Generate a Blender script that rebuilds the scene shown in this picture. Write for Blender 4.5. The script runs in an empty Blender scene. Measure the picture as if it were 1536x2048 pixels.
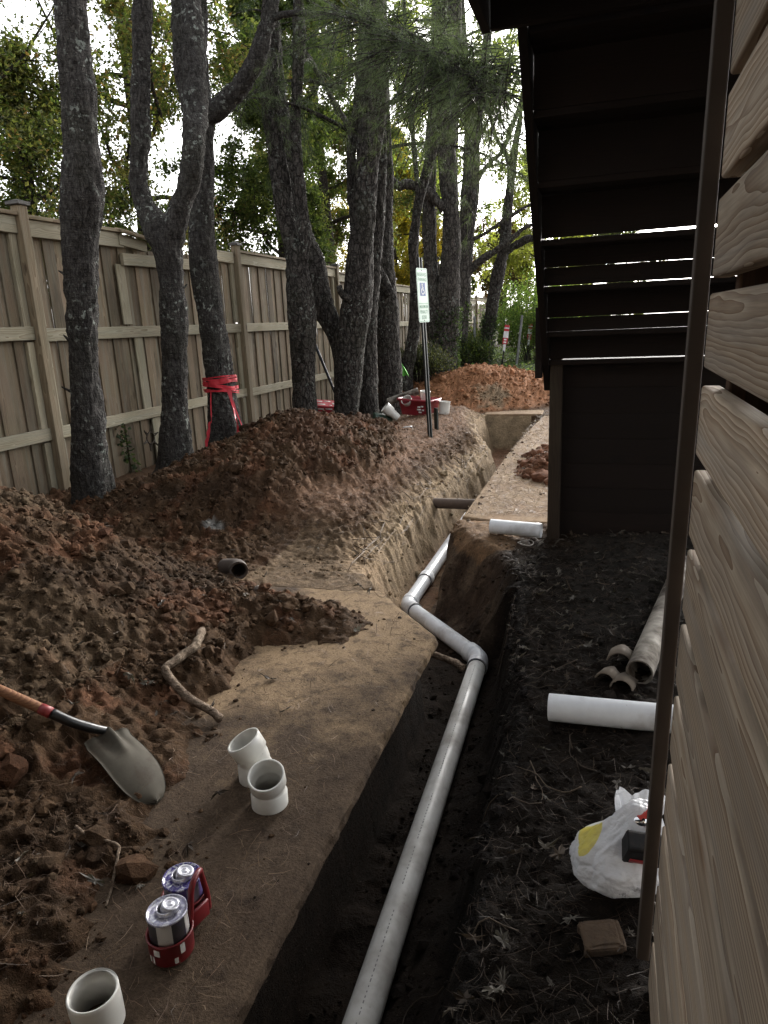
import bpy, math, random
import numpy as np
from mathutils import Matrix, Vector

SC = bpy.context.scene
COL = SC.collection
rng = np.random.default_rng(7)
random.seed(7)

# ------------------------------------------------------------------ camera
cam_data = bpy.data.cameras.new('camera')
cam_data.sensor_fit = 'VERTICAL'
cam_data.sensor_height = 36.0
cam_data.lens = 36.0 * 1400.0 / 2048.0
cam_data.clip_start = 0.05
cam_data.clip_end = 600.0
cam = bpy.data.objects.new('camera', cam_data)
COL.objects.link(cam)
Rc = np.array([[0.95488078, 0.0356806, -0.29483825],
               [0.29374726, -0.25975796, 0.91991214],
               [-0.04376357, -0.96501435, -0.25851896]])
cam.matrix_world = Matrix(((Rc[0, 0], -Rc[0, 1], -Rc[0, 2], 0.0),
                           (Rc[1, 0], -Rc[1, 1], -Rc[1, 2], 0.0),
                           (Rc[2, 0], -Rc[2, 1], -Rc[2, 2], 1.65),
                           (0, 0, 0, 1)))
SC.camera = cam

# ------------------------------------------------------------------ sky, sun, exposure
SUN_EL, SUN_AZ = math.radians(20), math.radians(12)      # azimuth from +Y towards +X
world = bpy.data.worlds.new('World')
SC.world = world
world.use_nodes = True
wn = world.node_tree
wn.nodes.clear()
w_out = wn.nodes.new('ShaderNodeOutputWorld')
w_bg = wn.nodes.new('ShaderNodeBackground')
w_sky = wn.nodes.new('ShaderNodeTexSky')
w_sky.sky_type = 'NISHITA'
w_sky.sun_disc = False
w_sky.sun_elevation = SUN_EL
w_sky.sun_rotation = SUN_AZ
w_sky.air_density = 1.0
w_sky.dust_density = 4.0
w_sky.ozone_density = 1.0
w_bg.inputs['Strength'].default_value = 0.15
w_hs = wn.nodes.new('ShaderNodeHueSaturation')                     # thin white overcast: most of the blue taken out
w_hs.inputs['Saturation'].default_value = 0.14
wn.links.new(w_sky.outputs[0], w_hs.inputs['Color'])
wn.links.new(w_hs.outputs[0], w_bg.inputs['Color'])
wn.links.new(w_bg.outputs[0], w_out.inputs['Surface'])
sun_data = bpy.data.lights.new('sun', 'SUN')
sun_data.energy = 0.6
sun_data.angle = math.radians(25)
sun_data.color = (1.0, 0.95, 0.88)
sun = bpy.data.objects.new('sun', sun_data)
COL.objects.link(sun)
sdir = Vector((math.sin(SUN_AZ) * math.cos(SUN_EL), math.cos(SUN_AZ) * math.cos(SUN_EL), math.sin(SUN_EL)))
sun.rotation_euler = sdir.to_track_quat('Z', 'Y').to_euler()
SC.view_settings.view_transform = 'Standard'
SC.view_settings.look = 'None'
SC.view_settings.gamma = 1.0
SC.view_settings.use_curve_mapping = False
SC.view_settings.exposure = 2.0
SC.render.engine = 'CYCLES'
SC.cycles.use_denoising = True
SC.cycles.max_bounces = 6
SC.cycles.diffuse_bounces = 4
SC.cycles.transmission_bounces = 4
SC.cycles.transparent_max_bounces = 8

# ------------------------------------------------------------------ noise in numpy
def _h(ix, iy, iz, seed):
    with np.errstate(over='ignore'):
        n = (ix.astype(np.uint32) * np.uint32(374761393) + iy.astype(np.uint32) * np.uint32(668265263)
             + iz.astype(np.uint32) * np.uint32(2147483647 - 58) + np.uint32(seed) * np.uint32(1274126177))
        n = (n ^ (n >> np.uint32(13))) * np.uint32(1274126177)
        n = (n ^ (n >> np.uint32(16))) * np.uint32(2246822519)
        n = n ^ (n >> np.uint32(15))
    return n.astype(np.float64) / 4294967295.0

def vn(x, y, z=None, seed=0):
    """smooth value noise, 0..1"""
    x = np.asarray(x, float); y = np.asarray(y, float)
    z = np.zeros_like(x) if z is None else np.asarray(z, float)
    xi, yi, zi = np.floor(x), np.floor(y), np.floor(z)
    fx, fy, fz = x - xi, y - yi, z - zi
    fx = fx * fx * (3 - 2 * fx); fy = fy * fy * (3 - 2 * fy); fz = fz * fz * (3 - 2 * fz)
    xi = xi.astype(np.int64); yi = yi.astype(np.int64); zi = zi.astype(np.int64)
    r = 0
    for dx in (0, 1):
        for dy in (0, 1):
            for dz in (0, 1):
                w = (fx if dx else 1 - fx) * (fy if dy else 1 - fy) * (fz if dz else 1 - fz)
                r = r + w * _h(xi + dx, yi + dy, zi + dz, seed)
    return r

def fbm(x, y, z=None, seed=0, octv=4, gain=0.5):
    a, s, t, f = 1.0, 0.0, 0.0, 1.0
    for k in range(octv):
        s = s + a * vn(x * f, y * f, None if z is None else z * f, seed + k * 17)
        t += a; a *= gain; f *= 2.03
    return s / t

def chunk(x, y, seed=0):
    """cell bumps: rounded lumps like broken soil, 0..1"""
    xi, yi = np.floor(x).astype(np.int64), np.floor(y).astype(np.int64)
    best = np.full(np.shape(x), 9.0)
    hh = np.zeros(np.shape(x))
    zz = np.zeros_like(xi)
    for dx in (-1, 0, 1):
        for dy in (-1, 0, 1):
            cx, cy = xi + dx, yi + dy
            px = cx + _h(cx, cy, zz, seed); py = cy + _h(cx, cy, zz, seed + 5)
            d = (px - x) ** 2 + (py - y) ** 2
            m = d < best
            best = np.where(m, d, best); hh = np.where(m, _h(cx, cy, zz, seed + 9), hh)
    return (1 - np.clip(best, 0, 1)) * (0.3 + 0.7 * hh)

def ss(a, b, x):
    t = np.clip((np.asarray(x, float) - a) / (b - a), 0, 1)
    return t * t * (3 - 2 * t)

# ------------------------------------------------------------------ node materials
class NT:
    def __init__(s, name):
        s.m = bpy.data.materials.new(name); s.m.use_nodes = True
        s.t = s.m.node_tree; s.t.nodes.clear()
        s.out = s.t.nodes.new('ShaderNodeOutputMaterial')
        s.b = s.n('ShaderNodeBsdfPrincipled')
        s.t.links.new(s.b.outputs[0], s.out.inputs['Surface'])
    def n(s, typ, ins=None, **props):
        nd = s.t.nodes.new(typ)
        for k, v in props.items(): setattr(nd, k, v)
        for k, v in (ins or {}).items(): s.set(nd, k, v)
        return nd
    def set(s, nd, k, v):
        sock = nd.inputs[k]
        if isinstance(v, bpy.types.NodeSocket): s.t.links.new(v, sock)
        elif isinstance(v, bpy.types.Node): s.t.links.new(v.outputs[0], sock)
        else: sock.default_value = (*v, 1.0) if (isinstance(v, tuple) and len(v) == 3 and sock.type == 'RGBA') else v
    def coord(s, kind='Object'): return s.n('ShaderNodeTexCoord').outputs[kind]
    def math(s, op, a, b=None, clamp=False):
        nd = s.n('ShaderNodeMath', operation=op, use_clamp=clamp); s.set(nd, 0, a)
        if b is not None: s.set(nd, 1, b)
        return nd.outputs[0]
    def vmath(s, op, a, b=None, scale=None):
        nd = s.n('ShaderNodeVectorMath', operation=op); s.set(nd, 0, a)
        if b is not None: s.set(nd, 1, b)
        if scale is not None: s.set(nd, 'Scale', scale)
        return nd.outputs[0]
    def noise(s, vec, scale, detail=4.0, rough=0.55, dist=0.0):
        return s.n('ShaderNodeTexNoise', {'Vector': vec, 'Scale': scale, 'Detail': detail, 'Roughness': rough, 'Distortion': dist}).outputs['Fac']
    def ramp(s, fac, stops, interp='LINEAR'):
        nd = s.n('ShaderNodeValToRGB', {'Fac': fac}); cr = nd.color_ramp; cr.interpolation = interp
        while len(cr.elements) < len(stops): cr.elements.new(0.5)
        for e, (p, c) in zip(cr.elements, stops):
            e.position = p; e.color = (c, c, c, 1) if not isinstance(c, tuple) else (*c, 1)
        return nd.outputs['Color']
    def mix(s, fac, a, b, mode='MIX'):
        nd = s.n('ShaderNodeMix', data_type='RGBA', blend_type=mode)
        s.set(nd, 0, fac); s.set(nd, 6, a); s.set(nd, 7, b)
        return nd.outputs[2]
    def bump(s, height, strength=0.5, dist=0.01):
        return s.n('ShaderNodeBump', {'Height': height, 'Strength': strength, 'Distance': dist}).outputs[0]
    def fin(s, color=None, rough=None, normal=None, metal=None, spec=None, **kw):
        if color is not None: s.set(s.b, 'Base Color', color)
        if rough is not None: s.set(s.b, 'Roughness', rough)
        if normal is not None: s.set(s.b, 'Normal', normal)
        if metal is not None: s.set(s.b, 'Metallic', metal)
        if spec is not None: s.set(s.b, 'Specular IOR Level', spec)
        for k, v in kw.items(): s.set(s.b, k, v)
        return s.m

def plain(name, col, rough=0.6, metal=0.0, wear=0.25, scale=14.0, dirt=(0.06, 0.04, 0.025), dirt_amt=0.35, bump=0.1):
    """painted / moulded thing with uneven tone and a little grime"""
    t = NT(name); co = t.coord()
    n1 = t.noise(co, scale, 5); n2 = t.noise(co, scale * 4.3, 3)
    c = t.mix(wear, col, t.ramp(n1, [(0.3, tuple(v * 0.6 for v in col)), (0.7, tuple(min(1, v * 1.25) for v in col))]))
    d = t.ramp(t.noise(co, scale * 0.6, 8, 0.68), [(0.52, 0.0), (0.70, 1.0)])
    c = t.mix(t.math('MULTIPLY', d, dirt_amt), c, dirt)
    r = t.math('ADD', rough - 0.1, t.math('MULTIPLY', n2, 0.2))
    return t.fin(c, r, t.bump(n2, bump, 0.004), metal)

def wood(name, light, dark, ring=26.0, weather=0.5, grey=(0.30, 0.29, 0.25), contrast=1.0, stain=(0.1, 0.09, 0.06), green=0.0, bump=0.35, rough=0.8, knots=True, tone=(0.72, 1.12)):
    """boards: growth rings cut lengthwise along local X, knots, weather streaks"""
    t = NT(name); co = t.coord()
    rnd = t.n('ShaderNodeObjectInfo').outputs['Random']
    off = t.n('ShaderNodeCombineXYZ', {0: t.math('MULTIPLY', rnd, 61.0), 1: t.math('MULTIPLY', t.math('SUBTRACT', t.math('FRACT', t.math('MULTIPLY', rnd, 7.31)), 0.5), 0.10),
                                       2: t.math('MULTIPLY', t.math('SUBTRACT', t.math('FRACT', t.math('MULTIPLY', rnd, 13.7)), 0.5), 0.12)}).outputs[0]
    p = t.vmath('ADD', co, off)
    warp_n = t.n('ShaderNodeTexNoise', {'Vector': t.vmath('MULTIPLY', p, (1.3, 5.0, 5.0)), 'Scale': 1.0, 'Detail': 3.0, 'Roughness': 0.5}).outputs['Color']
    warp = t.vmath('MULTIPLY', t.vmath('SUBTRACT', warp_n, (0.5, 0.5, 0.5)), (0.0, 0.085, 0.085))
    q = t.vmath('ADD', t.vmath('MULTIPLY', p, (0.0, 1.0, 1.0)), warp)
    wv = t.n('ShaderNodeTexWave', {'Vector': q, 'Scale': ring, 'Distortion': 0.6, 'Detail': 2.0, 'Detail Scale': 1.5}, wave_type='RINGS', rings_direction='X', wave_profile='SAW').outputs['Fac']
    fine = t.noise(t.vmath('MULTIPLY', p, (6.0, 260.0, 260.0)), 1.0, 3)
    streak = t.noise(t.vmath('MULTIPLY', p, (1.1, 22.0, 22.0)), 1.0, 5, 0.6)
    big = t.noise(t.vmath('MULTIPLY', p, (1.0, 5.0, 5.0)), 1.3, 4)
    lo, hi = 0.5 - 0.35 / max(contrast, .1), 0.97
    ringc = t.ramp(wv, [(0.0, 0.0), (max(lo, .05), 0.12), (0.86, 0.8), (hi, 1.0)])
    c = t.mix(ringc, light, dark)
    c = t.mix(t.math('MULTIPLY', t.ramp(streak, [(0.45, 0.0), (0.75, 1.0)]), weather), c, grey)
    c = t.mix(t.math('MULTIPLY', t.ramp(big, [(0.52, 0.0), (0.72, 1.0)]), 0.55 * weather), c, stain)
    if green: c = t.mix(t.math('MULTIPLY', t.ramp(t.noise(p, 2.3, 4), [(0.4, 0.0), (0.7, 1.0)]), green), c, (0.15, 0.17, 0.09))
    c = t.mix(0.55, c, t.ramp(fine, [(0.25, 0.35), (0.75, 1.0)]), 'MULTIPLY')
    if knots:
        vo = t.n('ShaderNodeTexVoronoi', {'Vector': t.vmath('MULTIPLY', t.vmath('ADD', p, t.vmath('MULTIPLY', warp, (1, .3, .3))), (2.1, 6.5, 6.5)), 'Scale': 1.0, 'Randomness': 1.0}).outputs['Distance']
        kn = t.ramp(vo, [(0.07, 1.0), (0.14, 0.0)])
        c = t.mix(t.math('MULTIPLY', kn, 0.8), c, tuple(v * 0.35 for v in dark))
    tone = t.ramp(t.math('FRACT', t.math('MULTIPLY', rnd, 29.3)), [(0.0, tone[0]), (1.0, tone[1])])
    c = t.mix(1.0, c, tone, 'MULTIPLY')
    hgt = t.math('ADD', t.math('MULTIPLY', ringc, -0.7), t.math('MULTIPLY', fine, 0.6))
    return t.fin(c, rough, t.bump(hgt, bump, 0.003), spec=0.25)

def soil_mat(name, sc=1.0, bump=0.9):
    t = NT(name); co = t.coord()
    at = t.n('ShaderNodeAttribute', attribute_name='tint').outputs['Color']
    n1 = t.noise(co, 9.0 * sc, 8, 0.62); n2 = t.noise(co, 48.0 * sc, 7, 0.7); n3 = t.noise(co, 240.0 * sc, 3)
    c = t.mix(1.0, at, t.ramp(n1, [(0.28, 0.55), (0.72, 1.35)]), 'MULTIPLY')
    c = t.mix(1.0, c, t.ramp(n2, [(0.28, 0.5), (0.74, 1.4)]), 'MULTIPLY')
    vo = t.n('ShaderNodeTexVoronoi', {'Vector': co, 'Scale': 70.0 * sc}).outputs
    fl = t.math('MULTIPLY', t.ramp(vo['Distance'], [(0.10, 1.0), (0.17, 0.0)]), t.ramp(t.n('ShaderNodeSeparateColor', {0: vo['Color']}).outputs[0], [(0.80, 0.0), (0.83, 1.0)]))
    c = t.mix(t.math('MULTIPLY', fl, 0.6), c, t.mix(0.5, (0.42, 0.36, 0.27), at))
    hgt = t.math('ADD', t.math('MULTIPLY', n2, 1.0), t.math('MULTIPLY', n3, 0.45))
    return t.fin(c, 0.95, t.bump(hgt, bump, 0.022 / sc), spec=0.12)

def bark_mat(name, base, ridge, lichen=0.5, plates=1.0, size=27.0):
    """plated bark: dark cracks between raised plates, cross wrinkles, lichen flecks, moss"""
    t = NT(name); co = t.coord()
    p = t.vmath('MULTIPLY', co, (1.0, 1.0, 0.40))
    wob = t.vmath('SCALE', t.vmath('SUBTRACT', t.n('ShaderNodeTexNoise', {'Vector': co, 'Scale': 16.0, 'Detail': 3.0}).outputs['Color'], (0.5, 0.5, 0.5)), None, 0.055)
    vo = t.n('ShaderNodeTexVoronoi', {'Vector': t.vmath('ADD', p, wob), 'Scale': size}, feature='DISTANCE_TO_EDGE').outputs['Distance']
    crack = t.ramp(vo, [(0.0, 0.0), (0.14, 1.0)])
    n1 = t.noise(p, 40.0, 6, 0.68, 0.6); n2 = t.noise(co, 150.0, 4)
    horiz = t.noise(t.vmath('MULTIPLY', co, (8.0, 8.0, 75.0)), 1.0, 4, 0.65, 1.4)
    c = t.mix(t.ramp(n1, [(0.36, 0.0), (0.66, 1.0)]), base, ridge)
    c = t.mix(0.75, c, t.ramp(horiz, [(0.34, 0.35), (0.66, 1.15)]), 'MULTIPLY')
    c = t.mix(0.6, c, t.ramp(n2, [(0.3, 0.45), (0.7, 1.25)]), 'MULTIPLY')
    c = t.mix(t.math('MULTIPLY', t.math('SUBTRACT', 1.0, crack), 0.8 * plates), c, tuple(v * 0.3 for v in base))
    li = t.math('MULTIPLY', t.ramp(t.noise(co, 20.0, 5, 0.55), [(0.57, 0.0), (0.62, 1.0)]), t.ramp(t.noise(co, 3.0, 4), [(0.46, 0.0), (0.62, 1.0)]))
    c = t.mix(t.math('MULTIPLY', li, lichen), c, t.mix(n2, (0.22, 0.25, 0.22), (0.44, 0.47, 0.43)))
    mo = t.ramp(t.noise(co, 1.7, 4), [(0.5, 0.0), (0.75, 1.0)])
    c = t.mix(t.math('MULTIPLY', mo, 0.3), c, (0.045, 0.052, 0.026))
    hgt = t.math('ADD', t.math('ADD', n1, t.math('MULTIPLY', horiz, 0.7)), t.math('MULTIPLY', crack, 0.8 * plates))
    return t.fin(c, 0.92, t.bump(hgt, 1.0, 0.03), spec=0.15)

def leaf_mat(name, trans=0.35):
    t = NT(name)
    at = t.n('ShaderNodeAttribute', attribute_name='tint').outputs['Color']
    t.fin(at, 0.6, spec=0.25)
    tr = t.n('ShaderNodeBsdfTranslucent', {'Color': t.mix(1.0, at, (1.5, 1.6, 0.7), 'MULTIPLY')})
    mx = t.n('ShaderNodeMixShader', {0: trans, 1: t.b.outputs[0], 2: tr.outputs[0]})
    t.t.links.new(mx.outputs[0], t.out.inputs['Surface'])
    return t.m

def pvc_mat(name, col=(0.55, 0.575, 0.60), dirt_amt=0.5, thresh=0.5, rough=0.32, dirtcol=(0.10, 0.065, 0.04)):
    t = NT(name); co = t.coord()
    n1 = t.noise(co, 5.0, 8, 0.6); n2 = t.noise(co, 60.0, 5, 0.65); n3 = t.noise(t.vmath('MULTIPLY', co, (30.0, 3.0, 30.0)), 1.0, 4)
    c = t.mix(0.35, col, t.ramp(n3, [(0.3, tuple(v * 0.8 for v in col)), (0.7, col)]))
    d = t.math('MULTIPLY', t.ramp(n1, [(thresh, 0.0), (thresh + 0.22, 1.0)]), dirt_amt)
    c = t.mix(d, c, dirtcol)
    sp = t.ramp(t.n('ShaderNodeTexVoronoi', {'Vector': co, 'Scale': 26.0}).outputs['Distance'], [(0.05, 1.0), (0.09, 0.0)])
    c = t.mix(t.math('MULTIPLY', sp, 0.35), c, dirtcol)
    return t.fin(c, t.math('ADD', rough, t.math('MULTIPLY', d, 0.5)), t.bump(n2, 0.05, 0.002), spec=0.45)

# ------------------------------------------------------------------ mesh helpers
def tag(o, label=None, cat=None, group=None, kind=None):
    if label: o['label'] = label
    if cat: o['category'] = cat
    if group: o['group'] = group
    if kind: o['kind'] = kind
    return o

def empty(name, loc, label=None, cat=None, group=None, kind=None):
    o = bpy.data.objects.new(name, None); o.empty_display_size = 0.1
    COL.objects.link(o); o.location = loc
    return tag(o, label, cat, group, kind)

ORG = {}
def origin(o):
    if o is None: return Vector((0, 0, 0))
    v = Vector(o.location)
    return v + origin(o.parent)

class MB:
    """gathers vertices and faces (world coordinates) for ONE mesh"""
    def __init__(s): s.v = []; s.f = []; s.c = []; s.n = 0
    def add(s, v, f, col=None):
        v = np.asarray(v, float).reshape(-1, 3)
        s.v.append(v)
        f = f if isinstance(f, list) else [f]
        for a in f: s.f.append(np.asarray(a, np.int64) + s.n)
        if col is not None:
            c = np.asarray(col, float)
            s.c.append(np.broadcast_to(c, (len(v), 3)) if c.ndim == 1 else c)
        s.n += len(v)
        return s
    def build(s, name, mat, parent=None, smooth=True, loc=None):
        v = np.concatenate(s.v)
        base = origin(parent) if loc is None else Vector(loc)
        v = v - np.array(base)
        me = bpy.data.meshes.new(name)
        nv = len(v); me.vertices.add(nv)
        me.vertices.foreach_set('co', v.astype(np.float32).ravel())
        lp = np.concatenate([a.ravel() for a in s.f]).astype(np.int32)
        sizes = np.concatenate([np.full(a.shape[0], a.shape[1]) if a.ndim == 2 else np.array([len(a)]) for a in s.f]).astype(np.int32)
        starts = np.concatenate([[0], np.cumsum(sizes)[:-1]]).astype(np.int32)
        me.loops.add(len(lp)); me.loops.foreach_set('vertex_index', lp)
        me.polygons.add(len(sizes)); me.polygons.foreach_set('loop_start', starts)
        me.polygons.foreach_set('use_smooth', np.full(len(sizes), bool(smooth)))
        me.update(calc_edges=True)
        if s.c:
            ca = me.color_attributes.new('tint', 'FLOAT_COLOR', 'POINT')
            cc = np.ones((nv, 4), np.float32); cc[:, :3] = np.concatenate(s.c)
            ca.data.foreach_set('color', cc.ravel())
        me.materials.append(mat)
        o = bpy.data.objects.new(name, me); COL.objects.link(o)
        if parent is not None:
            o.parent = parent
            if loc is not None: o.location = Vector(loc) - origin(parent)
        elif loc is not None: o.location = loc
        return o

def catmull(P, n):
    P = np.asarray(P, float)
    if len(P) < 3:
        t = np.linspace(0, 1, n)[:, None]; return P[0] * (1 - t) + P[-1] * t
    Q = np.vstack([2 * P[0] - P[1], P, 2 * P[-1] - P[-2]])
    seg = np.linalg.norm(np.diff(P[:, :3], axis=0), axis=1); cum = np.concatenate([[0], np.cumsum(seg)])
    out = []
    for s in np.linspace(0, cum[-1], n):
        i = min(np.searchsorted(cum, s, 'right') - 1, len(P) - 2)
        t = (s - cum[i]) / max(seg[i], 1e-9)
        a, b, c, d = Q[i], Q[i + 1], Q[i + 2], Q[i + 3]
        out.append(0.5 * (2 * b + (c - a) * t + (2 * a - 5 * b + 4 * c - d) * t * t + (3 * b - a - 3 * c + d) * t ** 3))
    return np.array(out)

def frames(P):
    T = np.gradient(P, axis=0); T /= np.linalg.norm(T, axis=1)[:, None] + 1e-12
    u = np.cross(T[0], [0.3, 0.2, 1.0] if abs(T[0][2]) < 0.9 else [1, 0.1, 0]); u /= np.linalg.norm(u)
    U = [u]
    for k in range(1, len(P)):
        u = U[-1] - T[k] * (U[-1] @ T[k]); U.append(u / np.linalg.norm(u))
    U = np.array(U); return T, U, np.cross(T, U)

def tube(mb, P, R, seg=10, caps=True, disp=None, col=None):
    P = np.asarray(P, float); R = np.broadcast_to(np.asarray(R, float), (len(P),))
    T, U, W = frames(P)
    a = np.linspace(0, 2 * np.pi, seg, endpoint=False)
    d = U[:, None, :] * np.cos(a)[None, :, None] + W[:, None, :] * np.sin(a)[None, :, None]
    v = P[:, None, :] + d * R[:, None, None]
    if disp is not None:
        v = v + d * disp(v)[..., None] * 1.0
    n = len(P); i = np.arange(n - 1)[:, None] * seg; j = np.arange(seg)[None, :]; j2 = (j + 1) % seg
    q = np.stack([i + j, i + j2, i + seg + j2, i + seg + j], -1).reshape(-1, 4)
    F = [q]
    if caps: F += [np.arange(seg)[::-1], (n - 1) * seg + np.arange(seg)]
    mb.add(v.reshape(-1, 3), F, col)
    return mb

def lathe(mb, prof, M=None, seg=28, closed=False):
    """profile [(r,z)] round local Z"""
    prof = np.asarray(prof, float); a = np.linspace(0, 2 * np.pi, seg, endpoint=False)
    v = np.stack([prof[:, 0:1] * np.cos(a), prof[:, 0:1] * np.sin(a), np.repeat(prof[:, 1:2], seg, 1)], -1)
    n = len(prof); i = np.arange(n - 1)[:, None] * seg; j = np.arange(seg)[None, :]; j2 = (j + 1) % seg
    q = np.stack([i + j, i + j2, i + seg + j2, i + seg + j], -1).reshape(-1, 4)
    v = v.reshape(-1, 3)
    if M is not None: v = xf(M, v)
    mb.add(v, q); return mb

def xf(M, v):
    M = np.array(M); return np.asarray(v) @ M[:3, :3].T + M[:3, 3]

def rbox(mb, size, M=None, r=0.004, k=2):
    """box with rounded long edges (along local X) and chamfered ends"""
    L, T, H = size; r = min(r, T * 0.45, H * 0.45)
    pts = []
    for cx, cy, a0 in ((1, 1, 0), (-1, 1, 90), (-1, -1, 180), (1, -1, 270)):
        for j in range(k + 1):
            a = math.radians(a0 + 90 * j / k)
            pts.append((cx * (T / 2 - r) + r * math.cos(a), cy * (H / 2 - r) + r * math.sin(a)))
    pts = np.array(pts); n = len(pts); c = min(r * 0.5, 0.004)
    rings = []
    for x, sc in ((-L / 2, 1), (-L / 2 + c, 0), (L / 2 - c, 0), (L / 2, 1)):
        q = pts - np.sign(pts) * c * sc
        rings.append(np.column_stack([np.full(n, x), q]))
    v = np.concatenate(rings); i = np.arange(3)[:, None] * n; j = np.arange(n)[None, :]; j2 = (j + 1) % n
    F = [np.stack([i + j, i + j2, i + n + j2, i + n + j], -1).reshape(-1, 4), np.arange(n)[::-1], 3 * n + np.arange(n)]
    mb.add(v if M is None else xf(M, v), F); return mb

_plank = {}
def plank(name, size, M, mat, parent, r=0.004, k=2, label=None):
    """one board as an object: local X runs along the grain; alike boards share their mesh"""
    key = (tuple(round(s, 3) for s in size), mat.name, round(r, 4))
    if key not in _plank:
        o = rbox(MB(), size, None, r, k).build(name, mat, None, smooth=False)
        _plank[key] = o.data
    else:
        o = bpy.data.objects.new(name, _plank[key]); COL.objects.link(o)
    if parent is not None:
        o.parent = parent
        o.matrix_basis = Matrix.Translation(-origin(parent)) @ M
    else: o.matrix_basis = M
    if label: o['label'] = label
    return o

def mat3(loc, xdir, zdir=(0, 0, 1)):
    """placement whose local X is xdir and local Z is near zdir"""
    x = Vector(xdir).normalized(); z = Vector(zdir); z = (z - x * z.dot(x)).normalized(); y = z.cross(x)
    M = Matrix((x, y, z)).transposed().to_4x4(); M.translation = Vector(loc); return M

def leaves(mb, C, size, col, flat=0.0, aspect=0.55, r=rng):
    """one small four-sided leaf per centre"""
    n = len(C); size = np.broadcast_to(size, (n,))[:, None]
    d = r.normal(size=(n, 3)); d[:, 2] *= (1 - flat); d /= np.linalg.norm(d, axis=1)[:, None]
    u = np.cross(d, r.normal(size=(n, 3))); 
    if flat: u = np.cross(d, np.array([0, 0, 1.0]) + 0.25 * r.normal(size=(n, 3)))
    u /= np.linalg.norm(u, axis=1)[:, None] + 1e-9
    w = np.cross(d, u)
    p0 = C - d * size * 0.5; p2 = C + d * size * 0.5
    bend = w * size * 0.12
    p1 = C + u * size * aspect * 0.5 + bend; p3 = C - u * size * aspect * 0.5 + bend
    v = np.stack([p0, p1, p2, p3], 1).reshape(-1, 3)
    f = np.arange(4 * n).reshape(n, 4)
    mb.add(v, f, np.repeat(col, 4, 0)); return mb

def tufts(mb, C, D, n=36, length=0.13, width=0.0026, col=(0.03, 0.05, 0.02), r=rng):
    """pine needles: thin blades fanning out from each twig end"""
    C = np.repeat(np.asarray(C), n, 0); D = np.repeat(np.asarray(D), n, 0); m = len(C)
    d = D + 0.75 * r.normal(size=(m, 3)); d /= np.linalg.norm(d, axis=1)[:, None]
    s = np.cross(d, r.normal(size=(m, 3))); s /= np.linalg.norm(s, axis=1)[:, None]
    b = C - D * r.random((m, 1)) * 0.10
    L = length * (0.6 + 0.5 * r.random((m, 1)))
    tip = b + d * L; tip[:, 2] -= 0.15 * L[:, 0] * r.random(m)
    v = np.stack([b - s * width / 2, b + s * width / 2, tip], 1).reshape(-1, 3)
    cc = np.asarray(col) * (0.6 + 0.9 * r.random((m, 1)))
    mb.add(v, np.arange(3 * m).reshape(m, 3), np.repeat(cc, 3, 0)); return mb
# ------------------------------------------------------------------ terrain shape
TRENCH = np.array([(-0.95, -3.0), (-0.95, 3.42), (-1.37, 4.03), (-1.60, 4.42), (-1.72, 5.1), (-1.77, 6.0), (-1.72, 7.0), (-1.66, 8.0), (-1.56, 9.0),
                   (-1.58, 9.8), (-1.78, 10.5), (-2.05, 11.3), (-2.02, 12.42), (-1.02, 12.42), (-1.10, 11.2), (-1.15, 9.0), (-1.15, 5.84), (-0.98, 5.30), (-0.66, 5.02),
                   (-0.46, 4.45), (-0.38, 3.5), (-0.31, 2.5), (-0.29, -3.0)])

def poly_sd(x, y, poly):
    """signed distance to a polygon, positive inside"""
    d = np.full(np.shape(x), 1e9); ins = np.zeros(np.shape(x), bool); n = len(poly)
    for k in range(n):
        ax, ay = poly[k]; bx, by = poly[(k + 1) % n]; ex, ey = bx - ax, by - ay
        t = np.clip(((x - ax) * ex + (y - ay) * ey) / (ex * ex + ey * ey), 0, 1)
        d = np.minimum(d, np.hypot(x - ax - t * ex, y - ay - t * ey))
        c = ((ay > y) != (by > y)) & (x < (bx - ax) * (y - ay) / (by - ay + 1e-12) + ax)
        ins ^= c
    return np.where(ins, d, -d)

def cone(x, y, cx, cy, rx, ry, h, p=1.0):
    r = np.sqrt(((x - cx) / rx) ** 2 + ((y - cy) / ry) ** 2 + 0.015)
    return h * np.clip(1.06 - r, 0, 1) ** p

XB_Y = np.array([-1.0, 0.6, 1.2, 1.8, 2.35, 2.85, 3.2, 3.6, 3.9, 4.2, 4.8])
XB_X = np.array([-1.02, -1.06, -1.10, -1.24, -1.47, -1.60, -1.62, -1.55, -1.95, -2.15, -2.3])

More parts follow.
